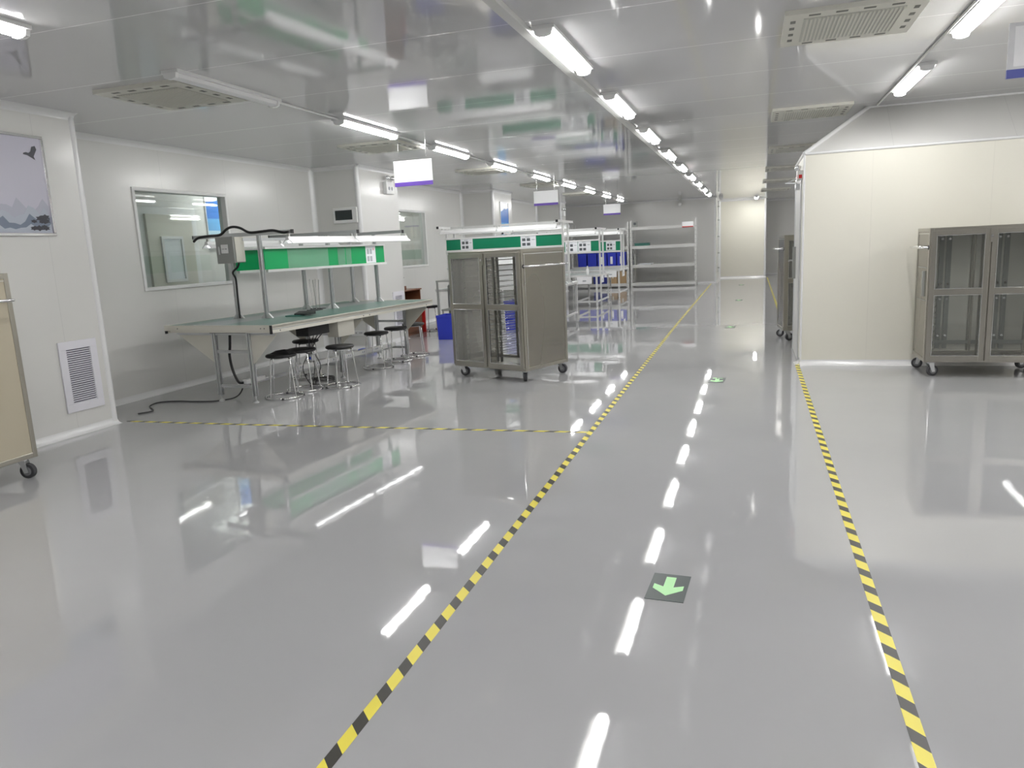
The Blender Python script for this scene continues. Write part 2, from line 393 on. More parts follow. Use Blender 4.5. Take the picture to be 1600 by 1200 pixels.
XA, XBn, XC, XD = -1.29, -4.05, 1.42, 4.0
for k in range(9): rowsL.append((XA, 5.57+2.37*k, 1, 'lit batten in the middle ceiling row, ', 'middle', k))
for k in range(8): rowsL.append((XBn, 7.72+2.37*k, 1, '', 'left', k))
rowsL.append((XC, 8.17, 1, 'lit batten nearest the sloping wall panel of the right-hand room', 'right', 0))
rowsL.append((XC, 5.82, 1, 'lit batten at the top right edge of the picture', 'right', 1))
rowsL.append((XBn, 2.92, 1, 'lit batten end at the top left corner of the picture', 'left', -2))
rowsL.append((XA, 3.2, 0, 'unlit batten end at the top edge, in line with the middle ceiling row', 'middle', -1))
rowsL.append((XBn, 5.36, 0, 'unlit ceiling batten beside the nearest left air vent panel', 'left', -1))
t = batten('ceiling_light', True, 'small lit batten at the end wall above the cream panel', None, 'lamp_end'); t.location = (.15, 28.6, H)
ordn = ['first (nearest)', 'second', 'third', 'fourth', 'fifth', 'sixth', 'seventh', 'eighth', 'ninth (farthest)']
ordn8 = ordn[:7]+['eighth (farthest)']
used = {1: False, 0: False}
for x, y, lit, lab, row, k in rowsL:
    if row == 'middle' and k >= 0: lab = ordn[k]+' lit batten along the middle cable tray on the ceiling'
    if row == 'left' and k >= 0: lab = ordn8[k]+' lit batten of the left ceiling row'
    g = 'ceiling battens of the %s row' % row
    src = L0 if lit else LO
    if not used[lit]:
        used[lit] = True; src.location = (x, y, H); src['label'] = lab; src['group'] = g
    else: dup(src, (x, y, H), 0, lab, g)
# lamps of the same rows behind and beside the viewpoint keep the room lit evenly
for x, ys in ((XA, (.8, -1.6)), (XBn, (.5,)), (XC, (3.45, 1.1, -1.3)), (XD, (8, 5.6, 3.2))):
    for y in ys: dup(L0, (x, y, H), 0, 'ceiling batten outside the picture, like the ones in view', 'ceiling battens outside the picture')
for y in (10.2, 15.2):  # unseen fill lamps, added so the room behind the windows is bright enough
    dup(L0, (-7.35, y, H), 0, 'unseen batten added to brighten the room behind the %s window' % ('near' if y < 12 else 'far'), 'battens in the room behind')
for x, y in ((2.9, 14), (2.9, 19), (2.4, 24), (3.2, 28.5)):  # extra lamps out of view, added to lift the dark far right end
    dup(L0, (x, y, H), 0, 'unseen batten added behind the right-hand room to brighten the far end', 'battens behind the right-hand room')
tr = MB(); tr.bar((XA-.12, 2.2, H-.018), (XA-.12, 26.5, H-.018), .07, .036, 'rack_paint')
tag(tr.build('cable_tray', bevel=.003), 'grey metal cable tray on the ceiling carrying the middle row of lights', 'cable tray')
tr = MB().cyl((XBn+.0, 6.0, H-.012), (XBn, 26, H-.012), .010, 'white_plastic', 8)
tag(tr.build('cable_conduit'), 'thin white conduit linking the left row of ceiling lights', 'conduit')
tr = MB().cyl((XC-.09, 4.0, H-.012), (XC-.09, 9.6, H-.012), .010, 'rack_paint', 8)
tag(tr.build('cable_conduit'), 'thin conduit beside the right ceiling lights ending at the sloping panel', 'conduit')

# air cassettes
def cassette(lab, loc, grp):
    t = thing('ceiling_air_vent', lab, 'air vent', loc, 0, grp); w = .42
    s_ = MB().box(-w, w, -w, w, -.03, 0, 'ac_cream')
    g = MB().box(-.30, .30, -.30, .30, -.034, -.03, 'ac_grille')
    for i_ in range(24): x_ = -.285+i_*.0248; g.box(x_, x_+.012, -.29, .29, -.040, -.034, 'ac_cream')
    g.build('grille', t)
    for sd in (-1, 1):
        for q in range(4):
            c = -.24+q*.16
            s_.box(c-.035, c+.035, sd*.365-.016, sd*.365+.016, -.0315, -.0295, 'ac_slot')
            s_.box(sd*.365-.016, sd*.365+.016, c-.03, c+.03, -.0315, -.0295, 'ac_slot')
    s_.build('panel', t); return t
acl = [('left ceiling air vent panel nearest the camera, beside the unlit batten', -4.6, 5.38), ('left ceiling air vent panel above the near pillar', -4.62, 9.15),
       ('left ceiling air vent panel third in its row', -4.55, 13.0), ('left ceiling air vent panel fourth in its row', -4.55, 16.9), ('left ceiling air vent panel farthest in its row', -4.5, 20.7)]
acr = [('large ceiling air vent panel at the top right', .61, 5.8), ('right ceiling air vent panel above the corner of the cream room', .63, 9.67),
       ('right ceiling air vent panel third from the top', .67, 13.45), ('right ceiling air vent panel fourth from the top', .68, 17.2), ('right ceiling air vent panel fifth from the top', .68, 20.9), ('right ceiling air vent panel closest to the end wall', .68, 24.8)]
V0 = cassette(acl[0][0], (acl[0][1], acl[0][2], H), 'left row of ceiling air vents')
for l, x, y in acl[1:]: dup(V0, (x, y, H), 0, l)
for l, x, y in acr: dup(V0, (x, y, H), 0, l, 'right row of ceiling air vents')

# hanging signs
def sign(lab, x, y, zc, w, h, grp, stripe='violet', rz=0, edge=False):
    t = thing('hanging_sign', lab, 'sign', (x, y, zc-h/2), rz, grp)
    MB().box(-w/2, w/2, -.008, .008, h*.16, h, 'sign_edge' if edge else 'sign_white').build('board', t)
    if edge: MB().box(-w/2+.03, w/2-.03, -.010, -.008, h*.21, h*.93, 'sign_white').build('face', t)
    MB().box(-w/2, w/2, -.009, .009, 0, h*.16, stripe).build('stripe', t)
    for s_ in (-1, 1): MB().cyl((s_*w*.36, 0, h), (s_*w*.36, 0, H-(zc-h/2)), .0035, 'chrome', 6).build('wire', t)
sign('blank white hanging sign with violet stripe, nearest, above the near workbench', -3.9, 8.5, 2.455, .50, .30, 'violet-striped hanging signs')
sign('blank white hanging sign with violet stripe above the middle workbench, middle one of three', -3.72, 14.0, 2.41, .47, .27, 'violet-striped hanging signs')
sign('blank white hanging sign with violet stripe, farthest, in front of the end wall', -3.7, 21.0, 2.43, .47, .29, 'violet-striped hanging signs')
sign('white hanging sign with blue stripe cut by the right edge of the picture', 1.66, 5.2, 2.475, .54, .30, None, 'sign_blue', 0, True)

# ------------------------------------------------------------------ floor markings
def tape(pts, w_, m_, lab, along=1):
    b = MB(); v = []
    for (x, y) in pts:
        for q in (-w_/2, w_/2): v += [(x+q, y, 0), (x+q, y, .0012)] if along else [(x, y+q, 0), (x, y+q, .0012)]
    f = []
    for k in range(len(pts)-1):
        o = 4*k; f += [(o+1, o+3, o+7, o+5), (o, o+4, o+6, o+2), (o, o+1, o+5, o+4), (o+2, o+6, o+7, o+3)]
    b.add(v, f+[(0, 2, 3, 1), (o+4, o+5, o+7, o+6)], m_); tag(b.build('floor_tape'), lab, 'floor tape')
tape([(-1.203, .6), (-1.203, 2.2), (-1.235, 5.8), (-1.285, 14), (-1.30, 26.4)], .046, 'tape_long', 'long black and yellow hazard tape left of the aisle')
tape([(.487, .6), (.489, 2.3), (.505, 5.5), (.52, BY)], .046, 'tape_long', 'black and yellow hazard tape right of the aisle, up to the cream wall corner')
tape([(.53, 14), (.56, 29.2)], .045, 'tape_long', 'faint far hazard tape beyond the tray cart behind the cream wall corner')
tape([(XL+.06, 5.665), (-4.5, 5.675), (-1.26, 5.765)], .038, 'tape_cross', 'narrow hazard tape crossing from the left wall to the aisle', 0)
def arrow_sign(lab, x, y, w, h, grp, man):
    t = thing('floor_sign', lab, 'floor sign', (x, y, 0), math.radians(-3), grp)
    MB().box(-w/2, w/2, -h/2, h/2, 0, .002, 'sign_slate').build('plate', t)
    a_ = MB(); P = [(-.022, .10), (.022, .10), (.022, .0), (.065, .022), (.065, -.022), (0, -.085), (-.065, -.022), (-.065, .022), (-.022, 0)]
    a_.poly([(p[0], p[1]+(0 if not man else -.04), .002) for p in P], (0, 0, 1), .0008, 'sign_green')
    if man: a_.box(-.055, -.01, .075, .125, .002, .0028, 'sign_green').box(.0, .05, .085, .11, .002, .0028, 'sign_green')
    a_.build('arrow', t)
    return t
arrow_sign('green arrow exit sign on the floor nearest the camera', -.335, 3.10, .165, .26, 'green floor exit signs', False)
arrow_sign('green exit sign on the floor, second from the camera', -.34, 8.16, .16, .30, 'green floor exit signs', True)
arrow_sign('green exit sign on the floor, third from the camera, far down the aisle', -.33, 13.2, .16, .30, 'green floor exit signs', True)
arrow_sign('faint exit sign on the floor fourth from the camera', -.28, 18.95, .16, .30, 'green floor exit signs', True)
arrow_sign('faint exit sign on the floor before the end wall', -.3, 25.1, .16, .30, 'green floor exit signs', True)

# ------------------------------------------------------------------ wall fittings
t = thing('framed_print', 'ink-wash landscape print with a flying bird in a thin silver frame on the left wall', 'picture', (XL, 4.62, 1.83))
f = MB()
for (ya, yb, za, zb) in ((-.6, .6, .80, .825), (-.6, .6, -.025, 0), (-.6, -.575, 0, .8), (.575, .6, 0, .8)): f.box(0, .025, ya, yb, za, zb, 'chrome')
f.build('frame', t, .003)
p = MB().box(0, .008, -.575, .575, 0, .8, 'poster_sky')
def hills(z, amp, seed, m_, dx):
    random.seed(seed); P = [(dx, -.57, .005)]
    for q in range(24): P.append((dx, -.57+q*1.14/23, z+amp*(random.random()-.3)*(1.3 if q % 3 else .4)))
    P.append((dx, .57, .005))
    p.poly(P, (1, 0, 0), .0006, m_)
hills(.22, .09, 1, 'poster_far', .009); hills(.16, .09, 5, 'poster_mist', .0097); hills(.09, .09, 9, 'poster_hill', .0101); hills(.045, .04, 8, 'poster_mist', .0104)
random.seed(4)
for q in range(14):
    cy, cz, rr = .46+random.uniform(-.09, .07), .08+random.uniform(-.05, .08), random.uniform(.018, .038)
    p.poly([(.0112+q*.0002, cy+rr*(1.5 if j % 2 else .9)*math.cos(j*PI/6), cz+rr*.6*math.sin(j*PI/6)*(1.2 if j % 2 else .8)) for j in range(12)], (1, 0, 0), .0003, 'poster_ink')
p.poly([(.0112, y_, z_) for y_, z_ in ((.40, .66), (.44, .655), (.47, .64), (.51, .62), (.50, .65), (.535, .71), (.525, .74), (.49, .73), (.475, .69), (.455, .675), (.43, .68), (.405, .672))], (1, 0, 0), .0005, 'poster_ink')
p.build('print', t)

def wall_vent(lab, y0, y1, z0, z1, x, ns):
    t = thing('wall_vent', lab, 'wall vent', (x, (y0+y1)/2, z0), 0, None); w2 = (y1-y0)/2; h = z1-z0; f = MB(); c = .075
    for (ya, yb, za, zb) in ((-w2, w2, h-c, h), (-w2, w2, 0, c), (-w2, -w2+c, c, h-c), (w2-c, w2, c, h-c)): f.box(0, .016, ya, yb, za, zb, 'vent_white')
    f.build('frame', t, .003)
    g = MB().box(0.0005, .003, -w2+c, w2-c, c, h-c, 'vent_dark'); st = (h-2*c)/ns
    for q in range(ns): g.add([(.003, -w2+c, c+q*st+st*.2), (.003, w2-c, c+q*st+st*.2), (.012, w2-c, c+q*st+st*.05), (.012, -w2+c, c+q*st+st*.05), (.003, -w2+c, c+q*st+st*.6), (.003, w2-c, c+q*st+st*.6), (.012, w2-c, c+q*st+st*.48), (.012, -w2+c, c+q*st+st*.48)],
                              [(0, 1, 2, 3), (4, 5, 6, 7), (3, 2, 6, 7), (0, 4, 5, 1), (0, 3, 7, 4), (1, 5, 6, 2)], 'vent_white')
    g.build('louvre', t)
wall_vent('white louvred air grille low on the left wall below the ink-wash print', 5.06, 5.47, .21, .86, XL, 25)
wall_vent('white louvred air grille low on the near pillar behind the workbench', 11.6, 12.02, .2, .86, XP, 26)

t = thing('breaker_box', 'white flush breaker box with dark window on the near pillar face', 'electrical box', (-6.12, 10.7, 2.02))
MB().box(-.21, .21, -.04, 0, 0, .24, 'white_plastic').build('case', t, .006); MB().box(-.17, .13, -.046, -.04, .05, .20, 'screen').build('cover', t)
t = thing('emergency_light', 'white twin-head emergency light high on the near pillar', 'emergency light', (XP, 11.55, 2.50))
MB().box(0, .07, -.0, .28, 0, .20, 'white_plastic').build('case', t, .008)
for s_ in (0.05, .23): MB().cyl((.05, s_, .2), (.06, s_, .24), .012, 'white_plastic').lathe([(.01, 0), (.045, .01), (.05, .05), (.03, .07)], (.06, s_, .225), 'chrome').build('lamp_head', t)
MB().cyl((.07, .09, .09), (.074, .09, .09), .03, 'pale_ink').cyl((.07, .19, .09), (.074, .19, .09), .03, 'pale_ink').build('indicator', t)
t = thing('emergency_light', 'small white emergency light on the farthest pillar', 'emergency light', (XP, 23.95, 2.46))
MB().box(0, .07, .05, .3, 0, .16, 'white_plastic').build('case', t, .006)
for s_ in (0.1, .25): MB().lathe([(.01, 0), (.045, .01), (.05, .05), (.03, .07)], (.05, s_, .17), 'chrome').build('lamp_head', t)
t = thing('wall_socket', 'double white wall socket low on the near pillar face', 'wall socket', (-6.08, 10.7, .22))
MB().box(-.12, .12, -.012, 0, 0, .09, 'white_plastic').build('plate', t, .003)
sk = MB()
for x_ in (-.07, .03): sk.box(x_, x_+.012, -.014, -.012, .04, .06, 'ink').box(x_+.03, x_+.042, -.014, -.012, .04, .06, 'ink')
sk.build('holes', t)
t = thing('junction_box', 'small white box on a conduit beside the second pillar', 'electrical box', (-6.69, 20.35, 1.5))
MB().box(0, .08, 0, .25, .35, .75, 'white_plastic').build('case', t, .005); MB().cyl((.03, .12, -.9), (.03, .12, .36), .02, 'white_plastic').build('conduit', t)
t = thing('security_camera', 'small grey camera under the ceiling at the end wall', 'camera', (-2.35, YF-.1, H))
MB().box(-.05, .05, -.05, .05, -.12, 0, 'rack_paint').build('mount', t, .005); MB().cyl((0, -.0, -.16), (0, -.14, -.2), .045, 'white_plastic').build('body', t)
t = thing('security_camera', 'small dome camera under the ceiling by the corner of the end passage', 'camera', (-1.0, 26.9, H))
MB().lathe([(.07, 0), (.07, -.04), (.05, -.09), (.01, -.11)], (0, 0, 0), 'alu_white').build('dome', t)
t = thing('wall_conduit', 'white pipe and cable fittings running down the corner of the end wall', 'conduit', (-1.08, YF-.03, 0))
MB().cyl((0, 0, .35), (0, 0, 2.75), .022, 'trim').build('pipe', t)
cl = MB()
for z_ in (.5, 1.0, 1.55, 2.1, 2.55): cl.box(-.035, .035, -.03, .03, z_, z_+.03, 'box_grey')
cl.build('clip', t)
# side door of the cream room with its closer and pull
t = MB()
for (ya, yb, za, zb) in ((9.45, 9.52, 0, 2.16), (10.5, 10.57, 0, 2.16), (9.45, 10.57, 2.16, 2.22)): t.box(BX-.02, BX+.02, ya, yb, za, zb, 'alu')
dr = struct(t.build('door_1', bevel=.003))
MB().box(BX-.014, BX, 9.52, 10.5, .01, 2.16, 'rack_paint').build('door_leaf', dr)
MB().box(BX-.06, BX-.014, 9.62, 9.86, 2.03, 2.09, 'alu').tube([(BX-.05, 9.7, 2.1), (BX-.16, 9.95, 2.12), (BX-.03, 10.2, 2.18)], .009, 'alu').build('door_closer', dr)
MB().box(BX-.05, BX-.014, 10.2, 10.26, .95, 1.35, 'box_grey').tube([(BX-.02, 10.23, 1.18), (BX-.10, 10.23, 1.18), (BX-.10, 10.08, 1.18)], .011, 'chrome').build('door_handle', dr)
t = thing('emergency_light', 'small twin-head lamp with red mark above the side door of the cream room', 'emergency light', (BX, 9.35, 2.22))
MB().box(-.06, 0, 0, .2, -.10, 0, 'alu_white').build('case', t, .004)
for y_ in (.03, .17): MB().lathe([(.01, 0), (.03, .01), (.035, .04), (.02, .05)], (-.05, y_, .005), 'chrome').build('lamp_head', t)
MB().box(-.062, -.06, .0, .05, -.09, -.05, 'red').box(-.045, -.01, -.004, 0, -.09, -.05, 'red').build('red_mark', t)

# ------------------------------------------------------------------ rolling stainless tray carts
def caster(t, x, y, z, a=0, grey=False):
    f = MB(); r_ = .055
    c, s_ = math.cos(a), math.sin(a)
    def P(u, v, zz): return (x+u*c-v*s_, y+u*s_+v*c, zz)
    f.box(x-.04, x+.04, y-.04, y+.04, z-.008, z, 'alu'); f.cyl((x, y, z-.02), (x, y, z-.008), .025, 'alu')
    for sd in (-1, 1):
        v = [P(.0-.025, sd*.022, z-.015), P(.03, sd*.022, z-.015), P(.045, sd*.022, r_-.01), P(.015, sd*.022, r_-.015)]
        n_ = Vector(P(0, sd, 0))-Vector(P(0, 0, 0)); f.poly(v, n_, .004, 'alu')
    o = f.build('caster', t)
    w_ = MB(); w_.cyl(P(.03, -.017, r_), P(.03, .017, r_), r_, 'rubber', 20).cyl(P(.03, -.019, r_), P(.03, .019, r_), r_*.62, 'alu' if grey else 'grey_rubber', 16)
    w_.build('wheel', o); return o
def cart(lab, loc, rz, W, D, Ht, back, handles=('R',), guides=(1, 1), pane=('pane_dusty', 'pane'), zb=.15, side='steel', slot=False):
    """origin at the front left bottom corner, front faces -y"""
    t = thing('tray_cart', lab, 'cart', loc, rz); f = MB(); e = .038
    for x_ in (e/2, W-e/2):
        for y_ in (e/2, D-e/2): f.bar((x_, y_, zb), (x_, y_, Ht), e, e, 'steel_frame')
    for z_ in (zb+e/2, Ht-e/2):
        for y_ in (e/2, D-e/2): f.bar((e, y_, z_), (W-e, y_, z_), e, e, 'steel_frame')
        for x_ in (e/2, W-e/2): f.bar((x_, e, z_), (x_, D-e, z_), e, e, 'steel_frame')
    f.bar((W/2, e/2, zb+e), (W/2, e/2, Ht-e), e, e, 'steel_frame'); f.bar((W/2, D-e/2, zb+e), (W/2, D-e/2, Ht-e), e, e, 'steel_frame')
    f.build('frame', t, .004)
    MB().box(e, W-e, e, D-e, Ht-.012, Ht-.004, 'steel').build('top_panel', t)
    MB().box(e, W-e, e, D-e, zb+.004, zb+.012, 'steel').build('bottom_panel', t)
    for x_, nm in ((.006, 'side_panel'), (W-.014, 'side_panel')):
        s_ = MB().box(x_, x_+.008, e, D-e, zb+e, Ht-e, side)
        xo = x_-.004 if x_ < .1 else x_+.008
        for (ya, yb, za, zb2) in ((e, D-e, Ht-e-.02, Ht-e-.012), (e+.012, e+.02, zb+e, Ht-e-.02)): s_.box(xo, xo+.004, ya, yb, za, zb2, 'chrome')
        s_.build('side_panel', t)
    for k, bk in enumerate(back):
        if bk: MB().box(e+k*(W/2-e/2), W/2-e/2+k*(W/2-e/2), D-.016, D-.008, zb+e, Ht-e, 'steel_back').build('back_panel', t)
        xm = W*.25+k*W*.5; zm_ = zb+(Ht-zb)*.5
        for xo in ((-.035, .035) if bk else ()):
            q_ = MB().box(xm+xo-.022, xm+xo+.022, D-.04, D-.02, zb+.06, Ht-.06, 'box_grey')
            for zz in (zb+.2, zm_-.08, zm_+.08, Ht-.12): q_.cyl((xm+xo, D-.048, zz), (xm+xo, D-.04, zz), .012, 'chrome')
            q_.build('back_rail', t)
        if bk:
            for zz in (zb+.13, zm_): MB().box(e+k*(W/2-e/2), W/2-e/2+k*(W/2-e/2), D-.06, D-.045, zz-.02, zz+.02, 'box_grey').build('crossbar', t)
    if slot:
        MB().box(-.012, .006, D*.30, D*.38, zb+.66, zb+.92, 'box_grey').build('pull_handle', t)
        MB().box(-.004, .004, D*.12, D*.8, zb+.62, zb+.626, 'box_grey').box(-.004, .004, D*.12, D*.8, zb+.95, zb+.956, 'box_grey').build('panel_seam', t)
    for k in (0, 1):                       # two doors, each with two panes
        x0 = .012+k*(W/2-.006); x1 = x0+W/2-.018; s_ = .045; d = MB(); zm = zb+(Ht-zb)*.53
        for (xa, xb_, za, zb2) in ((x0, x0+s_, zb+.02, Ht-.03), (x1-s_, x1, zb+.02, Ht-.03), (x0+s_, x1-s_, Ht-.075, Ht-.03), (x0+s_, x1-s_, zb+.02, zb+.07), (x0+s_, x1-s_, zm-.03, zm+.03)):
            d.box(xa, xb_, -.022, 0, za, zb2, 'steel_frame')
        for (za, zb2) in ((zb+.07, zm-.03), (zm+.03, Ht-.075)):
            for (xa, xb_, zc, zd) in ((x0+s_, x0+s_+.006, za, zb2), (x1-s_-.006, x1-s_, za, zb2), (x0+s_, x1-s_, za, za+.006), (x0+s_, x1-s_, zb2-.006, zb2)): d.box(xa, xb_, -.026, -.004, zc, zd, 'chrome')
        o = d.build('door', t, .004)
        for (za, zb2) in ((zb+.076, zm-.036), (zm+.036, Ht-.081)): MB().box(x0+s_+.006, x1-s_-.006, -.012, -.009, za, zb2, pane[k]).build('pane', o)
    MB().box(W/2-.012, W/2+.02, -.034, -.022, Ht-.16, Ht-.03, 'steel_frame').cyl((W/2, -.045, Ht-.10), (W/2, -.03, Ht-.10), .012, 'chrome').build('latch', t)
    for k in (0, 1):                       # tray guides: slotted uprights with bent wire ledges
        if not guides[k]: continue
        sides = (0,) if guides[k] == 3 else (0, 1)
        xa = e+k*(W/2-e/2)+.012; xb_ = W/2-e/2+k*(W/2-e/2)-.012; u = MB()
        for x_ in (xa, xb_):
            for y_ in (D*.25, D*.72): u.box(x_-.006, x_+.006, y_-.018, y_+.018, zb+.05, Ht-.05, 'steel_frame')
        u.build('guide_upright', t); g = MB(); z_ = zb+.12
        while z_ < (Ht-.12 if guides[k] == 1 else zb+(Ht-zb)*.58):
            for x_, sg in [((xa, 1), (xb_, -1))[q] for q in sides]:
                g.tube([(x_, D*.18, z_), (x_+sg*.055, D*.18, z_), (x_+sg*.06, D*.2, z_+.012), (x_+sg*.06, D*.78, z_+.012), (x_+sg*.055, D*.8, z_), (x_, D*.8, z_)], .0038, 'chrome', 5)
            z_ += .062
        g.build('tray_guide', t)
    for h in handles:
        x_, sg = (W, 1) if h == 'R' else (0, -1)
        MB().tube([(x_, .03, Ht-.19), (x_+sg*.05, .03, Ht-.19), (x_+sg*.075, .055, Ht-.19), (x_+sg*.075, D-.055, Ht-.19), (x_+sg*.05, D-.03, Ht-.19), (x_, D-.03, Ht-.19)], .011, 'chrome', 10).cyl((x_, .03, Ht-.19), (x_+sg*.006, .03, Ht-.19), .022, 'rubber').build('handle', t)
    for x_, y_, a in ((.07, .07, .4), (W-.07, .07, 2.4), (.07, D-.07, 2.9), (W-.07, D-.07, .2)): caster(t, x_, y_, zb, a)
    return t
cart('stainless tray cart with glazed doors standing in the open floor before the green-panelled bench', (-3.44, 8.32, 0), math.radians(-23), 1.13, .80, 1.49, (0, 1), ('R', 'L'), (1, 1), zb=.13)
cart('stainless steel tray cart standing against the cream wall at the right edge', (1.69, 8.44, 0), math.radians(-1), 1.06, .64, 1.50, (1, 1), ('L',), (3, 0), ('pane', 'pane'), slot=True)
cart('stainless tray cart half hidden beyond the cream wall corner', (.44, 11.3, 0), math.radians(6), .95, .62, 1.50, (1, 1), ('L',), (0, 0), ('pane_dusty', 'pane'), side='steel')
cart('stainless tray cart with beige side cut by the left edge of the picture', (-5.82, 3.28, 0), math.radians(2), .80, .70, 1.50, (1, 1), ('R',), (0, 0), side='beige_panel')

# ------------------------------------------------------------------ near workbench
BN = thing('workbench', 'long near workbench with green mat top, green boards and lamps on aluminium posts', 'workbench', (-5.44, 6.58, 0), math.radians(-6))
TZ = .84; TL = 3.32; TW = .755
b = MB().box(-TW, TW, 0, TL, TZ-.03, TZ-.006, 'cream_metal').box(-TW+.012, -.42, .02, TL-.02, TZ-.006, TZ, 'green_mat').box(-.42, .02, .02, TL-.02, TZ-.006, TZ+.0, 'grey_mat').box(.02, TW-.012, .02, TL-.02, TZ-.006, TZ, 'green_mat')
b.build('tabletop', BN)
b = MB()
for x_ in (-TW, TW-.012):
    b.box(x_, x_+.012, 0, TL, TZ-.038, TZ+.004, 'cream_metal').box(x_-(.004 if x_ > 0 else -.004), x_+.012-(.004 if x_ > 0 else -.004), 0, TL, TZ-.046, TZ-.038, 'pale_ink').box(x_, x_+.012, 0, TL, TZ-.082, TZ-.046, 'cream_metal')
b.box(-TW, TW, -.012, 0, TZ-.055, TZ+.004, 'cream_metal').box(-TW+.08, TW-.02, -.004, .012, TZ-.075, TZ-.055, 'cream_metal').box(-TW, TW, TL, TL+.012, TZ-.055, TZ+.004, 'cream_metal')
b.box(TW-.02, TW+.006, -.016, -.002, TZ-.088, TZ+.002, 'black').box(-TW-.004, -TW+.014, -.006, .02, TZ-.088, TZ-.056, 'black')
for x_ in (TW-.14, TW-.09, -TW+.2): b.cyl((x_, -.016, TZ-.03), (x_, -.012, TZ-.03), .006, 'ink', 8)
for y_ in (.12, 1.62, 1.75, 3.15): b.cyl((TW, y_, TZ-.062), (TW+.004, y_, TZ-.062), .007, 'ink', 8)
b.build('edge_rail', BN)
LX = (-.12, .37)
for y_ in (.075, 1.62, 3.18):
    for x_ in LX:
        o = MB().slot((x_, y_, .07), (x_, y_, TZ-.09), .045).build('leg', BN)
        MB().cyl((x_, y_, .02), (x_, y_, .07), .008, 'alu').lathe([(.032, 0), (.032, .008), (.014, .02)], (x_, y_, 0), 'alu').build('foot', o)
    MB().slot((LX[0]+.022, y_, .55), (LX[1]-.022, y_, .55), .03).build('crossbar', BN); MB().slot((LX[0]+.022, y_, .17), (LX[1]-.022, y_, .17), .03).build('crossbar', BN); MB().slot((-TW+.1, y_, TZ-.095), (TW-.03, y_, TZ-.095), .028).build('crossbar', BN)
    for sd in (-1, 1):
        xi = LX[0]-.024 if sd < 0 else LX[1]+.024; xo = -TW+.12 if sd < 0 else TW-.02
        MB().poly([(xi, y_-.004, TZ-.08), (xo, y_-.004, TZ-.08), (xo, y_-.004, TZ-.11), (xi+sd*.03, y_-.004, TZ-.40), (xi, y_-.004, TZ-.42)], (0, 1, 0), .006, 'cream_metal').build('bracket', BN)
MB().box(-.13, .36, .02, .10, TZ-.082, TZ-.056, 'black').build('end_tray', BN)
MB().slot((.12, .10, .17), (.12, 3.15, .17), .03).build('lower_beam', BN)
PV = (.80, 2.05, 3.12); PU = (-.44, -.01)
for v_ in PV:
    for u_ in PU:
        o = MB().slot((u_, v_, TZ), (u_, v_, 1.785), .042).build('post', BN)
        MB().poly([(u_+.02, v_-.012, TZ), (u_+.085, v_-.012, TZ), (u_+.075, v_-.012, TZ+.012), (u_+.03, v_-.012, TZ+.055), (u_+.02, v_-.012, TZ+.06)], (0, 1, 0), .024, 'alu_white').build('post_bracket', o); MB().poly([(u_-.02, v_-.012, TZ), (u_-.085, v_-.012, TZ), (u_-.075, v_-.012, TZ+.012), (u_-.03, v_-.012, TZ+.055), (u_-.02, v_-.012, TZ+.06)], (0, 1, 0), .024, 'alu_white').build('post_bracket', o)
    u0 = -1.0 if v_ < 1 else -.95
    o = MB().slot((u0, v_, 1.807), (.47, v_, 1.807), .042).build('top_bar', BN)
    MB().cbox((.473, v_, 1.807), (.008, .045, .045), 'black').build('end_cap', o); MB().cbox((u0-.003, v_, 1.807), (.008, .045, .045), 'black').build('end_cap', o)
MB().slot((-.22, .75, 1.75), (-.22, 3.2, 1.75), .03).build('ridge_bar', BN)
def lampunit(u_, v0, v1, z_):
    """white reflector batten hung from the top bars"""
    P = [(-.018, .03), (.018, .03), (.025, 0), (.075, -.045), (.07, -.05), (.02, -.012), (-.02, -.012), (-.07, -.05), (-.075, -.045), (-.025, 0)]
    o = MB().sweep((u_, v0, z_), (u_, v1, z_), P, 'lamp_white').build('task_lamp', BN)
    MB().cyl((u_, v0+.03, z_-.028), (u_, v1-.03, z_-.028), .014, 'bench_tube', 12).build('tube', o)
    for y_ in (v0+.03, v1-.03): MB().box(u_-.015, u_+.015, y_-.012, y_+.012, z_+.02, 1.786, 'rack_paint').build('hanger', o)
lampunit(.34, .86, 2.12, 1.725); lampunit(.34, 2.16, 3.42, 1.725)
lampunit(-.86, .84, 2.10, 1.725); lampunit(-.86, 2.14, 3.36, 1.725)
for u_ in PU:                                        # boards between the posts
    sg = .024 if u_ > -.2 else .024
    x_ = u_+sg; v1 = 3.30 if u_ > -.2 else 3.2
    MB().box(x_, x_+.006, .82, v1, 1.395, 1.635, 'green_board').build('green_board', BN)
    MB().box(x_-.004, x_+.03, .82, v1, 1.63, 1.655, 'alu_white').build('board_rail', BN); MB().box(x_-.004, x_+.03, .84, v1+.02, 1.365, 1.395, 'alu_white').build('board_rail', BN)
X1 = PU[1]+.031
for (ya, yb, m_) in ((1.22, 1.60, 'sleeve'), (1.60, 2.0, 'sleeve'), (2.20, 2.36, 'sleeve'), (2.38, 2.50, 'sleeve')):
    MB().box(X1, X1+.0015, ya, yb, 1.398, 1.632, m_).build('plastic_sleeve', BN)
sh = MB().box(X1, X1+.002, 2.84, 3.08, 1.398, 1.632, 'paper')
for yy in (2.87, 2.94):
    for zz in (1.42, 1.52): sh.box(X1+.002, X1+.0025, yy, yy+.05, zz, zz+.07, 'pale_ink')
sh.box(X1+.002, X1+.0025, 3.01, 3.05, 1.57, 1.60, 'pink_ink'); sh.build('work_sheet', BN)
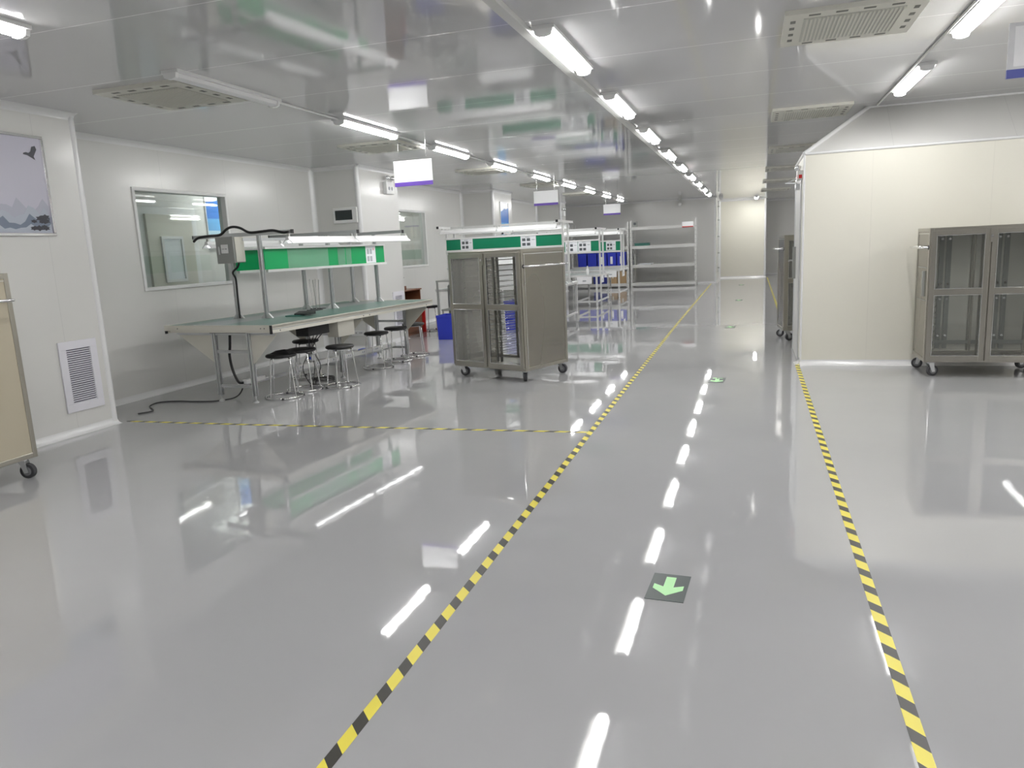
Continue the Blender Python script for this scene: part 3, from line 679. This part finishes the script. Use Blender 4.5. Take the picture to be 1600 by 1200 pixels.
# hanging power box with its switch, and the trunk cable
t = thing('power_box', 'grey metal power box with white switch hung from the near end of the workbench frame', 'power box', (-5.44, 6.58, 0), math.radians(-6))
MB().box(-.47, -.22, .62, .775, 1.49, 1.782, 'box_grey').box(-.474, -.216, .60, .62, 1.486, 1.786, 'box_grey').build('case', t, .004)
MB().box(-.215, -.213, .63, .77, 1.50, 1.78, 'cream_metal').build('side_face', t)
MB().box(-.39, -.29, .588, .60, 1.60, 1.70, 'white_plastic').build('switch_plate', t, .003)
MB().box(-.43, -.41, .586, .60, 1.59, 1.68, 'alu').build('lock', t, .002)
sw = MB()
for x_ in (-.37, -.35, -.325, -.31): sw.box(x_, x_+.006, .586, .588, 1.645, 1.655, 'ink')
sw.build('switch_mark', t)
BR = math.radians(-6); cR, sR = math.cos(BR), math.sin(BR)
def W_(u, v, z): return (-5.44+u*cR-v*sR, 6.58+u*sR+v*cR, z)
def smooth_pts(P, n=6):
    P = [Vector(p) for p in P]; out = []
    for i_ in range(len(P)-1):
        p0, p1, p2, p3 = P[max(i_-1, 0)], P[i_], P[i_+1], P[min(i_+2, len(P)-1)]
        for k in range(n):
            t_ = k/n; out.append(.5*((2*p1)+(-p0+p2)*t_+(2*p0-5*p1+4*p2-p3)*t_*t_+(-p0+3*p1-3*p2+p3)*t_**3))
    return out+[P[-1]]
c = MB().tube(smooth_pts([W_(-.98, .77, 1.76), W_(-.90, .77, 1.80), W_(-.72, .77, 1.815), W_(-.56, .77, 1.82), W_(-.45, .775, 1.88), W_(-.36, .78, 1.90), W_(-.25, .78, 1.88), W_(-.12, .775, 1.825), W_(.05, .775, 1.825), W_(.22, .775, 1.83), W_(.36, .77, 1.80), W_(.44, .77, 1.80)]), .015, 'black')
tag(c.build('trunk_cable'), 'thick black cable lashed along the top bar of the workbench frame', 'cable')
c = MB().tube(smooth_pts([W_(-.25, .70, 1.49), W_(-.28, .70, 1.44), W_(-.36, .70, 1.38), W_(-.385, .76, 1.30), W_(-.388, .76, 1.1), W_(-.388, .76, .845)]), .012, 'black')
tag(c.build('power_cable'), 'black cable coming out of the bottom of the power box down a post', 'cable')
c = MB().tube(smooth_pts([W_(.06, .12, .75), W_(.05, .11, .6), W_(.03, .11, .5), W_(.05, .11, .35), W_(.10, .12, .215), W_(.16, .14, .20)]), .014, 'black')
tag(c.build('power_cable'), 'thick black cable hanging under the near end of the workbench', 'cable')
c = MB().tube(smooth_pts([(-6.02, 5.95, .008), (-5.97, 6.1, .008), (-6.2, 6.3, .008), (-6.25, 6.5, .008), (-6.05, 6.58, .008), (-5.85, 6.57, .008), (-5.6, 6.62, .008), W_(-.08, .2, .008), W_(.02, .22, .07), W_(.1, .2, .18)]), .007, 'rubber')
tag(c.build('floor_cable'), 'dark cable trailing across the floor from the workbench leg to the left wall corner', 'cable')
t = thing('power_strip', 'white power strip along the lower crossbeam at the near end of the workbench', 'power strip', W_(.17, .14, .186), BR)
MB().box(-.03, .03, 0, .30, 0, .045, 'white_plastic').build('body', t, .004)
sk = MB()
for q in range(4): sk.box(-.018, .018, .03+q*.07, .075+q*.07, .045, .047, 'pale_ink')
sk.build('socket', t)
t = thing('cable_trunking', 'white socket trunking along the lower beam under the workbench', 'power strip', W_(.17, .95, .188), BR)
MB().box(-.02, .03, 0, 2.2, 0, .06, 'white_plastic').build('body', t, .004)
sk = MB()
for q in range(7): sk.box(.03, .033, .06+q*.32, .16+q*.32, .012, .05, 'paper').box(.033, .034, .085+q*.32, .095+q*.32, .02, .042, 'ink').box(.033, .034, .12+q*.32, .13+q*.32, .02, .042, 'ink')
sk.build('socket', t)
for k, (u_, v_, l) in enumerate(((.43, .95, 'white plug socket box hanging between the front two stools'), (.30, 1.62, 'small white socket hanging behind the third stool'))):
    t = thing('socket_box', l, 'wall socket', W_(u_, v_, .32), BR); MB().box(-.045, .045, -.02, .02, 0, .075, 'white_plastic').build('case', t, .004)
    MB().box(-.025, -.005, -.022, -.02, .02, .05, 'blue').box(.008, .028, -.022, -.02, .02, .05, 'blue').build('socket', t); MB().cyl((0, 0, .075), (0, 0, TZ-.35), .004, 'rubber', 6).build('cord', t)
t = thing('control_box', 'cream metal box fixed under the workbench edge', 'electrical box', W_(.56, 1.17, 0), BR)
MB().box(-.02, .14, 0, .32, TZ-.27, TZ-.083, 'cream_metal').build('case', t, .004)
t = thing('adapter', 'black power adapter block with hanging leads under the workbench edge', 'adapter', W_(.5, .68, 0), BR)
MB().box(-.02, .16, 0, .38, TZ-.20, TZ-.083, 'black').build('case', t, .008)
for k in range(4):
    MB().tube(smooth_pts([(.05+k*.02, .15+k*.05, TZ-.2), (-.02-k*.03, .2+k*.06, .45), (-.10+k*.03, .16+k*.07, .25), (-.14+k*.03, .3, .05), (-.10, .34+k*.03, .012)]), .005, 'black', 6).build('lead', t)
c = MB().tube([Vector(W_(.28, 1.35, .012))+Vector((.13*math.cos(a_/3)*(1+.02*(a_ % 5)), .13*math.sin(a_/3), .0008*a_)) for a_ in range(44)], .006, 'black', 6)
tag(c.build('cable_coil'), 'loose coil of black cable on the floor under the workbench', 'cable')
# things on the near bench
t = thing('tablet_stand', 'black folded tablet stand with green base lying by the second post', 'tablet stand', W_(.28, 1.02, TZ), BR+.25)
MB().box(-.16, .02, -.05, .10, 0, .012, 'tray_green').build('base', t, .002); MB().add([(-.06, -.02, .012), (.15, -.02, .012), (.15, .12, .012), (-.06, .12, .012), (-.06, -.02, .03), (.15, -.02, .02), (.15, .12, .045), (-.06, .12, .05)], [(0, 1, 2, 3), (4, 5, 6, 7), (0, 1, 5, 4), (1, 2, 6, 5), (2, 3, 7, 6), (3, 0, 4, 7)], 'black').build('plate', t, .002)
def wirestand(lab, u_, v_, h, m_):
    t = thing('wire_stand', lab, 'stand', W_(u_, v_, TZ), BR)
    MB().box(-.09, .09, -.05, .05, 0, .008, 'black').build('base', t)
    MB().tube(smooth_pts([(-.03, 0, .008), (-.035, 0, .2), (-.045, 0, h*.9), (-.04, 0, h)]), .004, m_, 6).tube(smooth_pts([(.03, 0, .008), (.035, 0, .2), (.05, 0, h)]), .004, m_, 6).build('rod', t)
wirestand('black-based stand with two thin upright rods beside the middle post', -.10, 1.78, .40, 'chrome')
wirestand('thin rod stand farther back beside the middle post', -.22, 2.0, .38, 'box_grey')

# ------------------------------------------------------------------ stools
def stool(lab, x, y, grp):
    t = thing('stool', lab, 'stool', (x, y, 0), random.uniform(0, 1.5), grp)
    MB().lathe([(.02, .450), (.155, .452), (.165, .462), (.165, .474), (.155, .485), (.06, .490), (.001, .491)], (0, 0, 0), 'black', 28).build('seat', t)
    for k in range(4):
        a_ = PI/4+k*PI/2; c_, s__ = math.cos(a_), math.sin(a_)
        MB().tube([(c_*.09, s__*.09, .446), (c_*.12, s__*.12, .446), (c_*.138, s__*.138, .436), (c_*.145, s__*.145, .415), (c_*.19, s__*.19, .012)], .008, 'chrome', 8).build('leg', t)
    MB().tube([(.20*math.cos(i_*PI/14), .20*math.sin(i_*PI/14), .012) for i_ in range(28)], .009, 'chrome', 8, True).build('base_ring', t)
    MB().tube([(.10*math.cos(i_*PI/10), .10*math.sin(i_*PI/10), .442) for i_ in range(20)], .007, 'chrome', 6, True).build('seat_ring', t)
    f_ = MB()
    for k in range(4): a_ = k*PI/2; f_.cyl((.2*math.cos(a_), .2*math.sin(a_), 0), (.2*math.cos(a_), .2*math.sin(a_), .02), .014, 'rubber', 8)
    f_.build('foot_pad', t)
    return t
random.seed(7)
st = [(-4.92, 6.93, 'black round stool nearest the camera with a black pouch on its seat'), (-4.93, 7.345, 'second black round stool from the front, just behind the one carrying the pouch'),
      (-4.58, 7.60, 'third black round stool from the front, standing clear of the bench'), (-4.80, 8.92, 'fourth black round stool from the front, by the middle of the bench'),
      (-4.80, 9.50, 'fifth black round stool from the front, near the far end of the bench'), (-4.77, 10.02, 'sixth black round stool, at the far end of the bench'),
      (-5.93, 13.34, 'lone stool beside the brown cabinet'), (-5.40, 8.15, 'stool tucked under the workbench behind the hanging leads')]
S0 = stool(st[0][2], st[0][0], st[0][1], 'black round stools along the workbench')
for x_, y_, l in st[1:]: dup(S0, (x_, y_, 0), random.uniform(0, 1.5), l, 'black round stools along the workbench')
c = MB().add([(-.12, -.09, 0), (.13, -.07, 0), (.12, .08, 0), (-.10, .09, 0), (-.07, -.04, .03), (.05, -.03, .045), (.06, .04, .035), (-.05, .05, .03)], [(0, 1, 2, 3), (4, 5, 6, 7), (0, 1, 5, 4), (1, 2, 6, 5), (2, 3, 7, 6), (3, 0, 4, 7)], 'black')
o = c.build('pouch', bevel=.01); o.location = (-4.90, 6.94, .492); tag(o, 'crumpled black pouch lying on the nearest stool', 'pouch')

# ------------------------------------------------------------------ the three benches across the hall
def cross_bench(lab, xr, yc, xl, sheets, far=False, zt=.80, ph=1.93, gz=(1.52, 1.72)):
    """runs along x, right end at xr"""
    t = thing('workbench', lab, 'workbench', (xr, yc, 0), 0, 'workbenches across the hall'); Lx = xr-xl; D2 = .75
    MB().box(-Lx, 0, -D2+.02, D2-.02, zt-.02, zt, 'grey_mat').build('tabletop', t)
    b_ = MB()
    for y_ in (-D2, D2): b_.slot((-Lx, y_, zt-.02), (0, y_, zt-.02), .045, 'alu_white')
    for x_ in (-.0, -Lx): b_.slot((x_, -D2, zt-.02), (x_, D2, zt-.02), .045, 'alu_white')
    b_.build('edge_rail', t)
    for x_ in (-.02, -.52, -Lx+.02):
        for y_ in (-D2+.02, D2-.02):
            o = MB().slot((x_, y_, .04), (x_, y_, zt-.04), .04, 'alu_white').build('leg', t); MB().lathe([(.028, 0), (.028, .008), (.012, .04)], (x_, y_, 0), 'alu').build('foot', o)
    b_ = MB()
    for x_ in (-.02, -.52): b_.slot((x_, -D2+.04, .18), (x_, D2-.04, .18), .035, 'alu_white')
    b_.slot((-.5, -D2+.02, .18), (-.04, -D2+.02, .18), .035, 'alu_white'); b_.build('lower_rail', t)
    for x_ in (-.03, -Lx+.05):
        for y_ in (-.2, .2):
            o = MB().slot((x_, y_, zt), (x_, y_, ph), .038, 'alu_white').build('post', t)
            MB().poly([(x_+.02, y_-.01, zt), (x_+.07, y_-.01, zt), (x_+.02, y_-.01, zt+.06)], (0, 1, 0), .02, 'alu').build('post_bracket', o)
        o = MB().slot((x_, -.62, ph+.02), (x_, .62, ph+.02), .04, 'alu_white').build('top_bar', t)
        MB().cbox((x_, -.623, ph+.02), (.044, .008, .044), 'black').build('end_cap', o); MB().cbox((x_, .623, ph+.02), (.044, .008, .044), 'black').build('end_cap', o)
    P = [(-.018, .03), (.018, .03), (.025, 0), (.075, -.045), (.07, -.05), (.02, -.012), (-.02, -.012), (-.07, -.05), (-.075, -.045), (-.025, 0)]
    n_ = max(1, round(Lx/1.25)); q = (Lx-.1)/n_
    for y_ in (-.50, .50):
        for k in range(n_):
            x0 = -Lx+.05+k*q+.01; x1 = x0+q-.03
            o = MB().sweep((x0, y_, ph-.055), (x1, y_, ph-.055), P, 'lamp_white').build('task_lamp', t); MB().cyl((x0+.03, y_, ph-.083), (x1-.03, y_, ph-.083), .013, 'bench_tube', 10).build('tube', o)
            MB().box(x0+.02, x0+.05, y_-.015, y_+.015, ph-.03, ph+.002, 'rack_paint').build('hanger', o); MB().box(x1-.05, x1-.02, y_-.015, y_+.015, ph-.03, ph+.002, 'rack_paint').build('hanger', o)
    MB().slot((-Lx+.05, 0, ph+.02), (-.05, 0, ph+.02), .04, 'alu_white').build('ridge_bar', t)
    for y_ in (-.228,):
        MB().box(-Lx+.05, -.05, y_, y_+.006, gz[0], gz[1], 'green_board_far').build('green_board', t)
        MB().box(-Lx+.03, -.03, y_-.02, y_+.01, gz[1], gz[1]+.03, 'alu_white').build('board_rail', t); MB().box(-Lx+.03, -.03, y_-.02, y_+.01, gz[0]-.04, gz[0], 'alu_white').build('board_rail', t)
    random.seed(int(yc*10))
    for (fx, wd, hh) in sheets:
        x0 = -Lx+.05+fx*(Lx-.1); s_ = MB().box(x0, x0+wd, -.231, -.228, gz[1]-hh, gz[1]-.0, 'paper')
        for a_ in range(2):
            for c__ in range(2): s_.box(x0+.03+a_*wd*.3, x0+.03+a_*wd*.3+wd*.22, -.2325, -.231, gz[1]-hh+.02+c__*hh*.42, gz[1]-hh+.02+c__*hh*.42+hh*.26, 'ink')
        s_.box(x0+wd*.72, x0+wd*.92, -.2325, -.231, gz[1]-hh*.4, gz[1]-hh*.33, 'pale_ink').box(x0+wd*.3, x0+wd*.6, -.2325, -.231, gz[1]-.03, gz[1]-.02, 'pale_ink').build('work_sheet', t)
    return t
cross_bench('green-panelled workbench directly behind the stainless cart', -3.30, 13.85, -5.70, [(.128, .25, .20), (.656, .30, .20)])
B2 = cross_bench('workbench with two sheets on its green board, second of the three across the hall', -3.42, 18.0, -5.78, [(.64, .305, .24), (.78, .31, .24)], zt=.80, ph=1.85, gz=(1.35, 1.59))
B3 = cross_bench('workbench with one sheet on its green board, farthest of the three', -3.42, 21.1, -5.78, [(.825, .27, .24)], zt=.80, ph=1.86, gz=(1.31, 1.56))
# things on and under those benches
def label_board(lab, x, y, z, w_, h_, rz=0):
    t = thing('label_sheet', lab, 'label', (x, y, z), rz); MB().box(-w_/2, w_/2, -.003, 0, 0, h_, 'sign_white').build('sheet', t); MB().box(-.04, .04, -.004, -.003, h_*.35, h_*.5, 'pale_ink').build('print', t)
label_board('white label sheet hanging on the front of the second cross bench', -3.72, 17.218, .60, .36, .17)
label_board('white label sheet hanging on the end of the second cross bench', -3.395, 17.75, .60, .34, .17, PI/2)
label_board('white label sheet hanging on the front of the farthest cross bench', -3.66, 20.318, .60, .34, .17)
label_board('white label sheet hanging on the end of the farthest cross bench', -3.395, 20.9, .60, .34, .17, PI/2)
def monitor_shelf():
    t = thing('parts_shelf', 'white louvred parts shelf standing on the bench behind the stainless cart', 'shelf', (-4.15, 13.2, .80))
    MB().box(-.45, .45, .15, .16, 0, .55, 'sign_white').build('back_board', t)
    for z_ in (.0, .42): MB().box(-.45, .45, -.1, .15, z_, z_+.012, 'alu_white').build('shelf', t)
    MB().box(-.47, -.45, -.1, .16, 0, .55, 'alu_white').box(.45, .47, -.1, .16, 0, .55, 'alu_white').build('side', t)
monitor_shelf()
def bin_(lab, x, y, z, w_, d_, h_, grp, m_='blue_bin', labl=False, rz=0):
    t = thing('storage_bin', lab, 'bin', (x, y, z), rz, grp); b_ = MB(); s_ = .012; k = .94
    ob = [(-w_/2*k, -d_/2*k), (w_/2*k, -d_/2*k), (w_/2*k, d_/2*k), (-w_/2*k, d_/2*k)]; ot = [(a/k, c/k) for a, c in ob]
    v = [(a, c, 0) for a, c in ob]+[(a, c, h_) for a, c in ot]+[(a*(1-2*s_/w_), c*(1-2*s_/d_), h_) for a, c in ot]+[(a*(1-2*s_/w_), c*(1-2*s_/d_), .012) for a, c in ob]
    b_.add(v, [(3, 2, 1, 0)]+[(i_, (i_+1) % 4, 4+(i_+1) % 4, 4+i_) for i_ in range(4)]+[(4+i_, 4+(i_+1) % 4, 8+(i_+1) % 4, 8+i_) for i_ in range(4)]+[(8+i_, 8+(i_+1) % 4, 12+(i_+1) % 4, 12+i_) for i_ in range(4)]+[(12, 13, 14, 15)], m_)
    b_.build('body', t)
    r_ = MB(); 
    for y_ in (-d_/2, d_/2): r_.box(-w_/2-.008, w_/2+.008, y_-.008, y_+.008, h_-.04, h_, m_)
    for x_ in (-w_/2, w_/2): r_.box(x_-.008, x_+.008, -d_/2, d_/2, h_-.04, h_, m_)
    r_.build('rim', t, .003)
    if labl: MB().box(-.05, .03, -d_/2-.006, -d_/2-.002, h_*.15, h_*.7, 'paper').build('label', t)
    return t
bin_('tall blue bin on the floor left of the stainless cart holding black rods', -5.02, 12.05, 0, .34, .40, .42, None)
o = MB()
for k in range(3): o.cyl((-5.10+k*.05, 12.0, .05), (-4.86+k*.05, 12.0+.03*k, .56-.02*k), .010, 'black')
tag(o.build('rod_bundle'), 'black rods leaning out of the tall blue bin', 'rods', kind='stuff')
bin_('blue bin on the floor under the bench seen through the cart door', -4.15, 13.35, 0, .42, .5, .55, None, 'blue_bin')
o = MB().box(-.12, .12, -.08, .08, 0, .06, 'blue').build('small_box', bevel=.004); o.location = (-5.75, 10.35, 0); tag(o, 'small flat blue box on the floor by the near pillar', 'box')

# steel side table left of the stainless cart, grey chair frame behind it
t = thing('side_table', 'narrow grey steel table frame behind the blue bin', 'table', (-5.15, 12.45, 0))
for x_ in (-.20, .20):
    for y_ in (-.1, .55): MB().bar((x_, y_, 0), (x_, y_, .97), .03, .03, 'box_grey').build('leg', t)
MB().box(-.22, .22, -.12, .57, .97, 1.0, 'box_grey').build('tabletop', t, .003)
t = thing('frame_chair', 'grey frame chair back standing behind the steel side table', 'chair', (-5.22, 13.03, 0))
MB().tube(smooth_pts([(-.2, 0, 0), (-.2, 0, .8), (-.16, 0, .86), (.16, 0, .86), (.2, 0, .8), (.2, 0, 0)], 4), .02, 'box_grey').build('back_frame', t)
MB().box(-.2, .2, -.4, 0, .43, .46, 'box_grey').build('seat', t, .005); MB().box(-.18, .18, -.012, .012, .70, .84, 'box_grey').build('backrest', t, .005)
for x_ in (-.18, .18): MB().cyl((x_, -.38, 0), (x_, -.38, .43), .015, 'box_grey').build('leg', t)
# brown cabinet
t = thing('wood_cabinet', 'brown wooden cabinet with an open compartment beyond the near pillar', 'cabinet', (-6.0, 12.62, 0), PI/2)
b = MB(); w2 = .41
for (x0, x1, y0, y1, z0, z1) in ((-w2, -w2+.06, 0, .45, 0, .82), (w2-.025, w2, 0, .45, 0, .82), (-w2+.06, w2-.025, 0, .45, 0, .05), (-w2+.06, w2-.025, 0, .45, .60, .625), (-w2+.06, w2-.025, .43, .45, .05, .82)): b.box(x0, x1, y0, y1, z0, z1, 'wood')
b.build('body', t, .003); MB().box(-w2-.02, w2+.02, -.02, .47, .82, .845, 'wood').build('top', t, .004)
o = MB().box(-w2+.062, w2-.027, -.004, .014, .055, .595, 'wood').build('door', t, .003); MB().cyl((.3, -.02, .5), (.3, -.004, .5), .012, 'alu').build('handle', o)
t = thing('tool_stack', 'small brown box topped with black and chrome tools on the brown cabinet', 'tools', (-6.16, 12.42, .845), PI/2)
MB().box(-.14, .14, -.1, .1, 0, .07, 'wood').build('box', t, .003); MB().box(-.11, .09, -.08, .08, .07, .11, 'black').build('tool', t, .004); MB().box(-.08, .06, -.06, .05, .135, .16, 'black').build('tool', t, .004)
MB().cyl((-.1, 0, .122), (.12, 0, .122), .011, 'chrome').build('rod', t); MB().cyl((-.05, 0, .17), (.16, -.05, .22), .01, 'chrome').build('rod', t)
t = thing('file_binder', 'red and blue binder standing at the far side of the brown cabinet', 'binder', (-6.06, 13.07, 0))
MB().box(-.15, .10, 0, .035, 0, .44, 'red').build('cover', t, .004); MB().box(-.151, .101, -.001, .036, .44, .62, 'blue').build('top_band', t, .004)

# ------------------------------------------------------------------ storage racks at the end wall
def rack(lab, x0, x1, y, shelves, top, grp):
    t = thing('storage_rack', lab, 'storage rack', ((x0+x1)/2, y, 0), 0, grp); w2 = (x1-x0)/2; D = .5
    for x_ in (-w2+.03, w2-.03):
        for y_ in (0, D):
            p_ = MB().bar((x_, y_, 0), (x_, y_, top), .06, .05, 'rack_paint')
            for q in range(14): p_.box(x_-.008, x_+.008, y_-.027, y_-.025, .12+q*.14, .15+q*.14, 'box_grey')
            p_.build('upright', t)
    for z_ in shelves:
        o = MB().box(-w2+.06, w2-.06, 0, D, z_-.012, z_, 'rack_paint').build('shelf', t)
        MB().box(-w2+.06, w2-.06, -.025, 0, z_-.09, z_+.01, 'rack_paint').box(-w2+.06, w2-.06, D, D+.02, z_-.09, z_+.01, 'rack_paint').build('beam', o)
    for x_ in (-w2+.03, w2-.03): MB().bar((x_, 0, .3), (x_, D, .9), .02, .02, 'rack_paint').bar((x_, D, .9), (x_, 0, 1.5), .02, .02, 'rack_paint').build('brace', t)
    return t
SH = (.13, .74, 1.37, 2.0)
rack('grey storage rack full of blue bins at the end wall behind the far benches', -5.98, -3.98, 25.7, SH, 2.2, 'grey racks at the end wall')
rack('nearly empty grey storage rack at the end wall, beside the aisle', -3.93, -1.74, 25.7, SH, 2.22, 'grey racks at the end wall')
G = 'blue bins on the storage rack'
xs = [(-5.62, .30, 'leftmost'), (-5.27, .32, 'second from the left'), (-4.92, .32, 'third from the left'), (-4.58, .30, 'second from the right'), (-4.25, .30, 'rightmost')]
B0 = None
for z_, sh_, h_ in ((.74, 'second', .46), (1.37, 'third', .22)):
    for x_, w2, l in xs:
        if sh_ == 'third' and l in ('rightmost', 'leftmost', 'second from the right'): continue
        bin_('blue bin on the %s shelf of the rack, %s' % (sh_, l), x_, 25.95, z_, w2, .42, h_, G, labl=(sh_ == 'second' and 'left' not in l or l == 'third from the left'))
bin_('dark blue bin on the bottom shelf of the rack beside the cardboard boxes', -5.0, 25.95, .13, .5, .4, .35, G, 'dark_blue_bin')
def carton(lab, x, y, z, w_, d_, h_):
    t = thing('cardboard_box', lab, 'box', (x, y, z), 0, 'cardboard boxes on the bottom shelf'); MB().box(-w_/2, w_/2, -d_/2, d_/2, 0, h_, 'card').build('body', t, .004)
    MB().box(-w_/2, w_/2, -.02, .02, h_, h_+.002, 'cream_metal').box(-.02, .02, -d_/2-.002, -d_/2, h_*.6, h_, 'cream_metal').build('packing_tape', t)
carton('smaller cardboard box on the bottom shelf of the rack', -4.56, 25.93, .13, .30, .36, .30)
carton('larger cardboard box on the bottom shelf of the rack next to its upright', -4.22, 25.93, .13, .34, .38, .42)
t = thing('parts_tray', 'dark green tray lying on the upper shelf of the empty rack', 'tray', (-3.55, 25.93, 1.37)); MB().box(-.24, .24, -.18, .18, 0, .10, 'tray_green').build('body', t, .006); MB().box(-.25, .25, -.19, .19, .09, .105, 'tray_green').build('rim', t, .003)
t = thing('paper_stack', 'flat grey paper stack on the middle shelf of the empty rack', 'papers', (-3.45, 25.9, .74)); MB().box(-.25, .2, -.15, .15, 0, .03, 'pale_ink').box(-.2, .26, -.12, .14, .03, .045, 'paper').build('sheets', t)
t = thing('folder', 'grey folder leaning on the left upright of the empty rack', 'folder', (-3.80, 25.95, .74)); MB().box(-.02, .03, -.2, .2, 0, .36, 'box_grey').build('cover', t, .003)
t = thing('speaker', 'small grey speaker box on top of the empty rack', 'speaker', (-3.78, 25.9, 2.0)); MB().box(-.07, .07, -.08, .08, 0, .20, 'box_grey').build('case', t, .01); MB().cyl((0, -.08, .12), (0, -.084, .12), .045, 'ink').build('cone', t)
t = thing('price_tag', 'white tag with red lower edge on the top beam of the empty rack', 'tag', (-2.02, 25.668, 1.92)); MB().box(-.18, .18, -.004, 0, .03, .18, 'sign_white').build('card', t); MB().box(-.18, .18, -.004, 0, 0, .03, 'red').build('red_edge', t)
for nm, x_, z_, l in (('bottle', -3.62, .80, 'small white bottle standing on the second cross bench'),):
    t = thing(nm, l, 'bottle', (x_-.1, 17.6, z_)); MB().lathe([(.03, 0), (.034, .01), (.034, .12), (.015, .15), (.012, .17)], (0, 0, 0), 'white_plastic', 16).build('body', t); MB().lathe([(.014, .17), (.014, .2), (.006, .205)], (0, 0, 0), 'white_plastic', 12).build('cap', t)
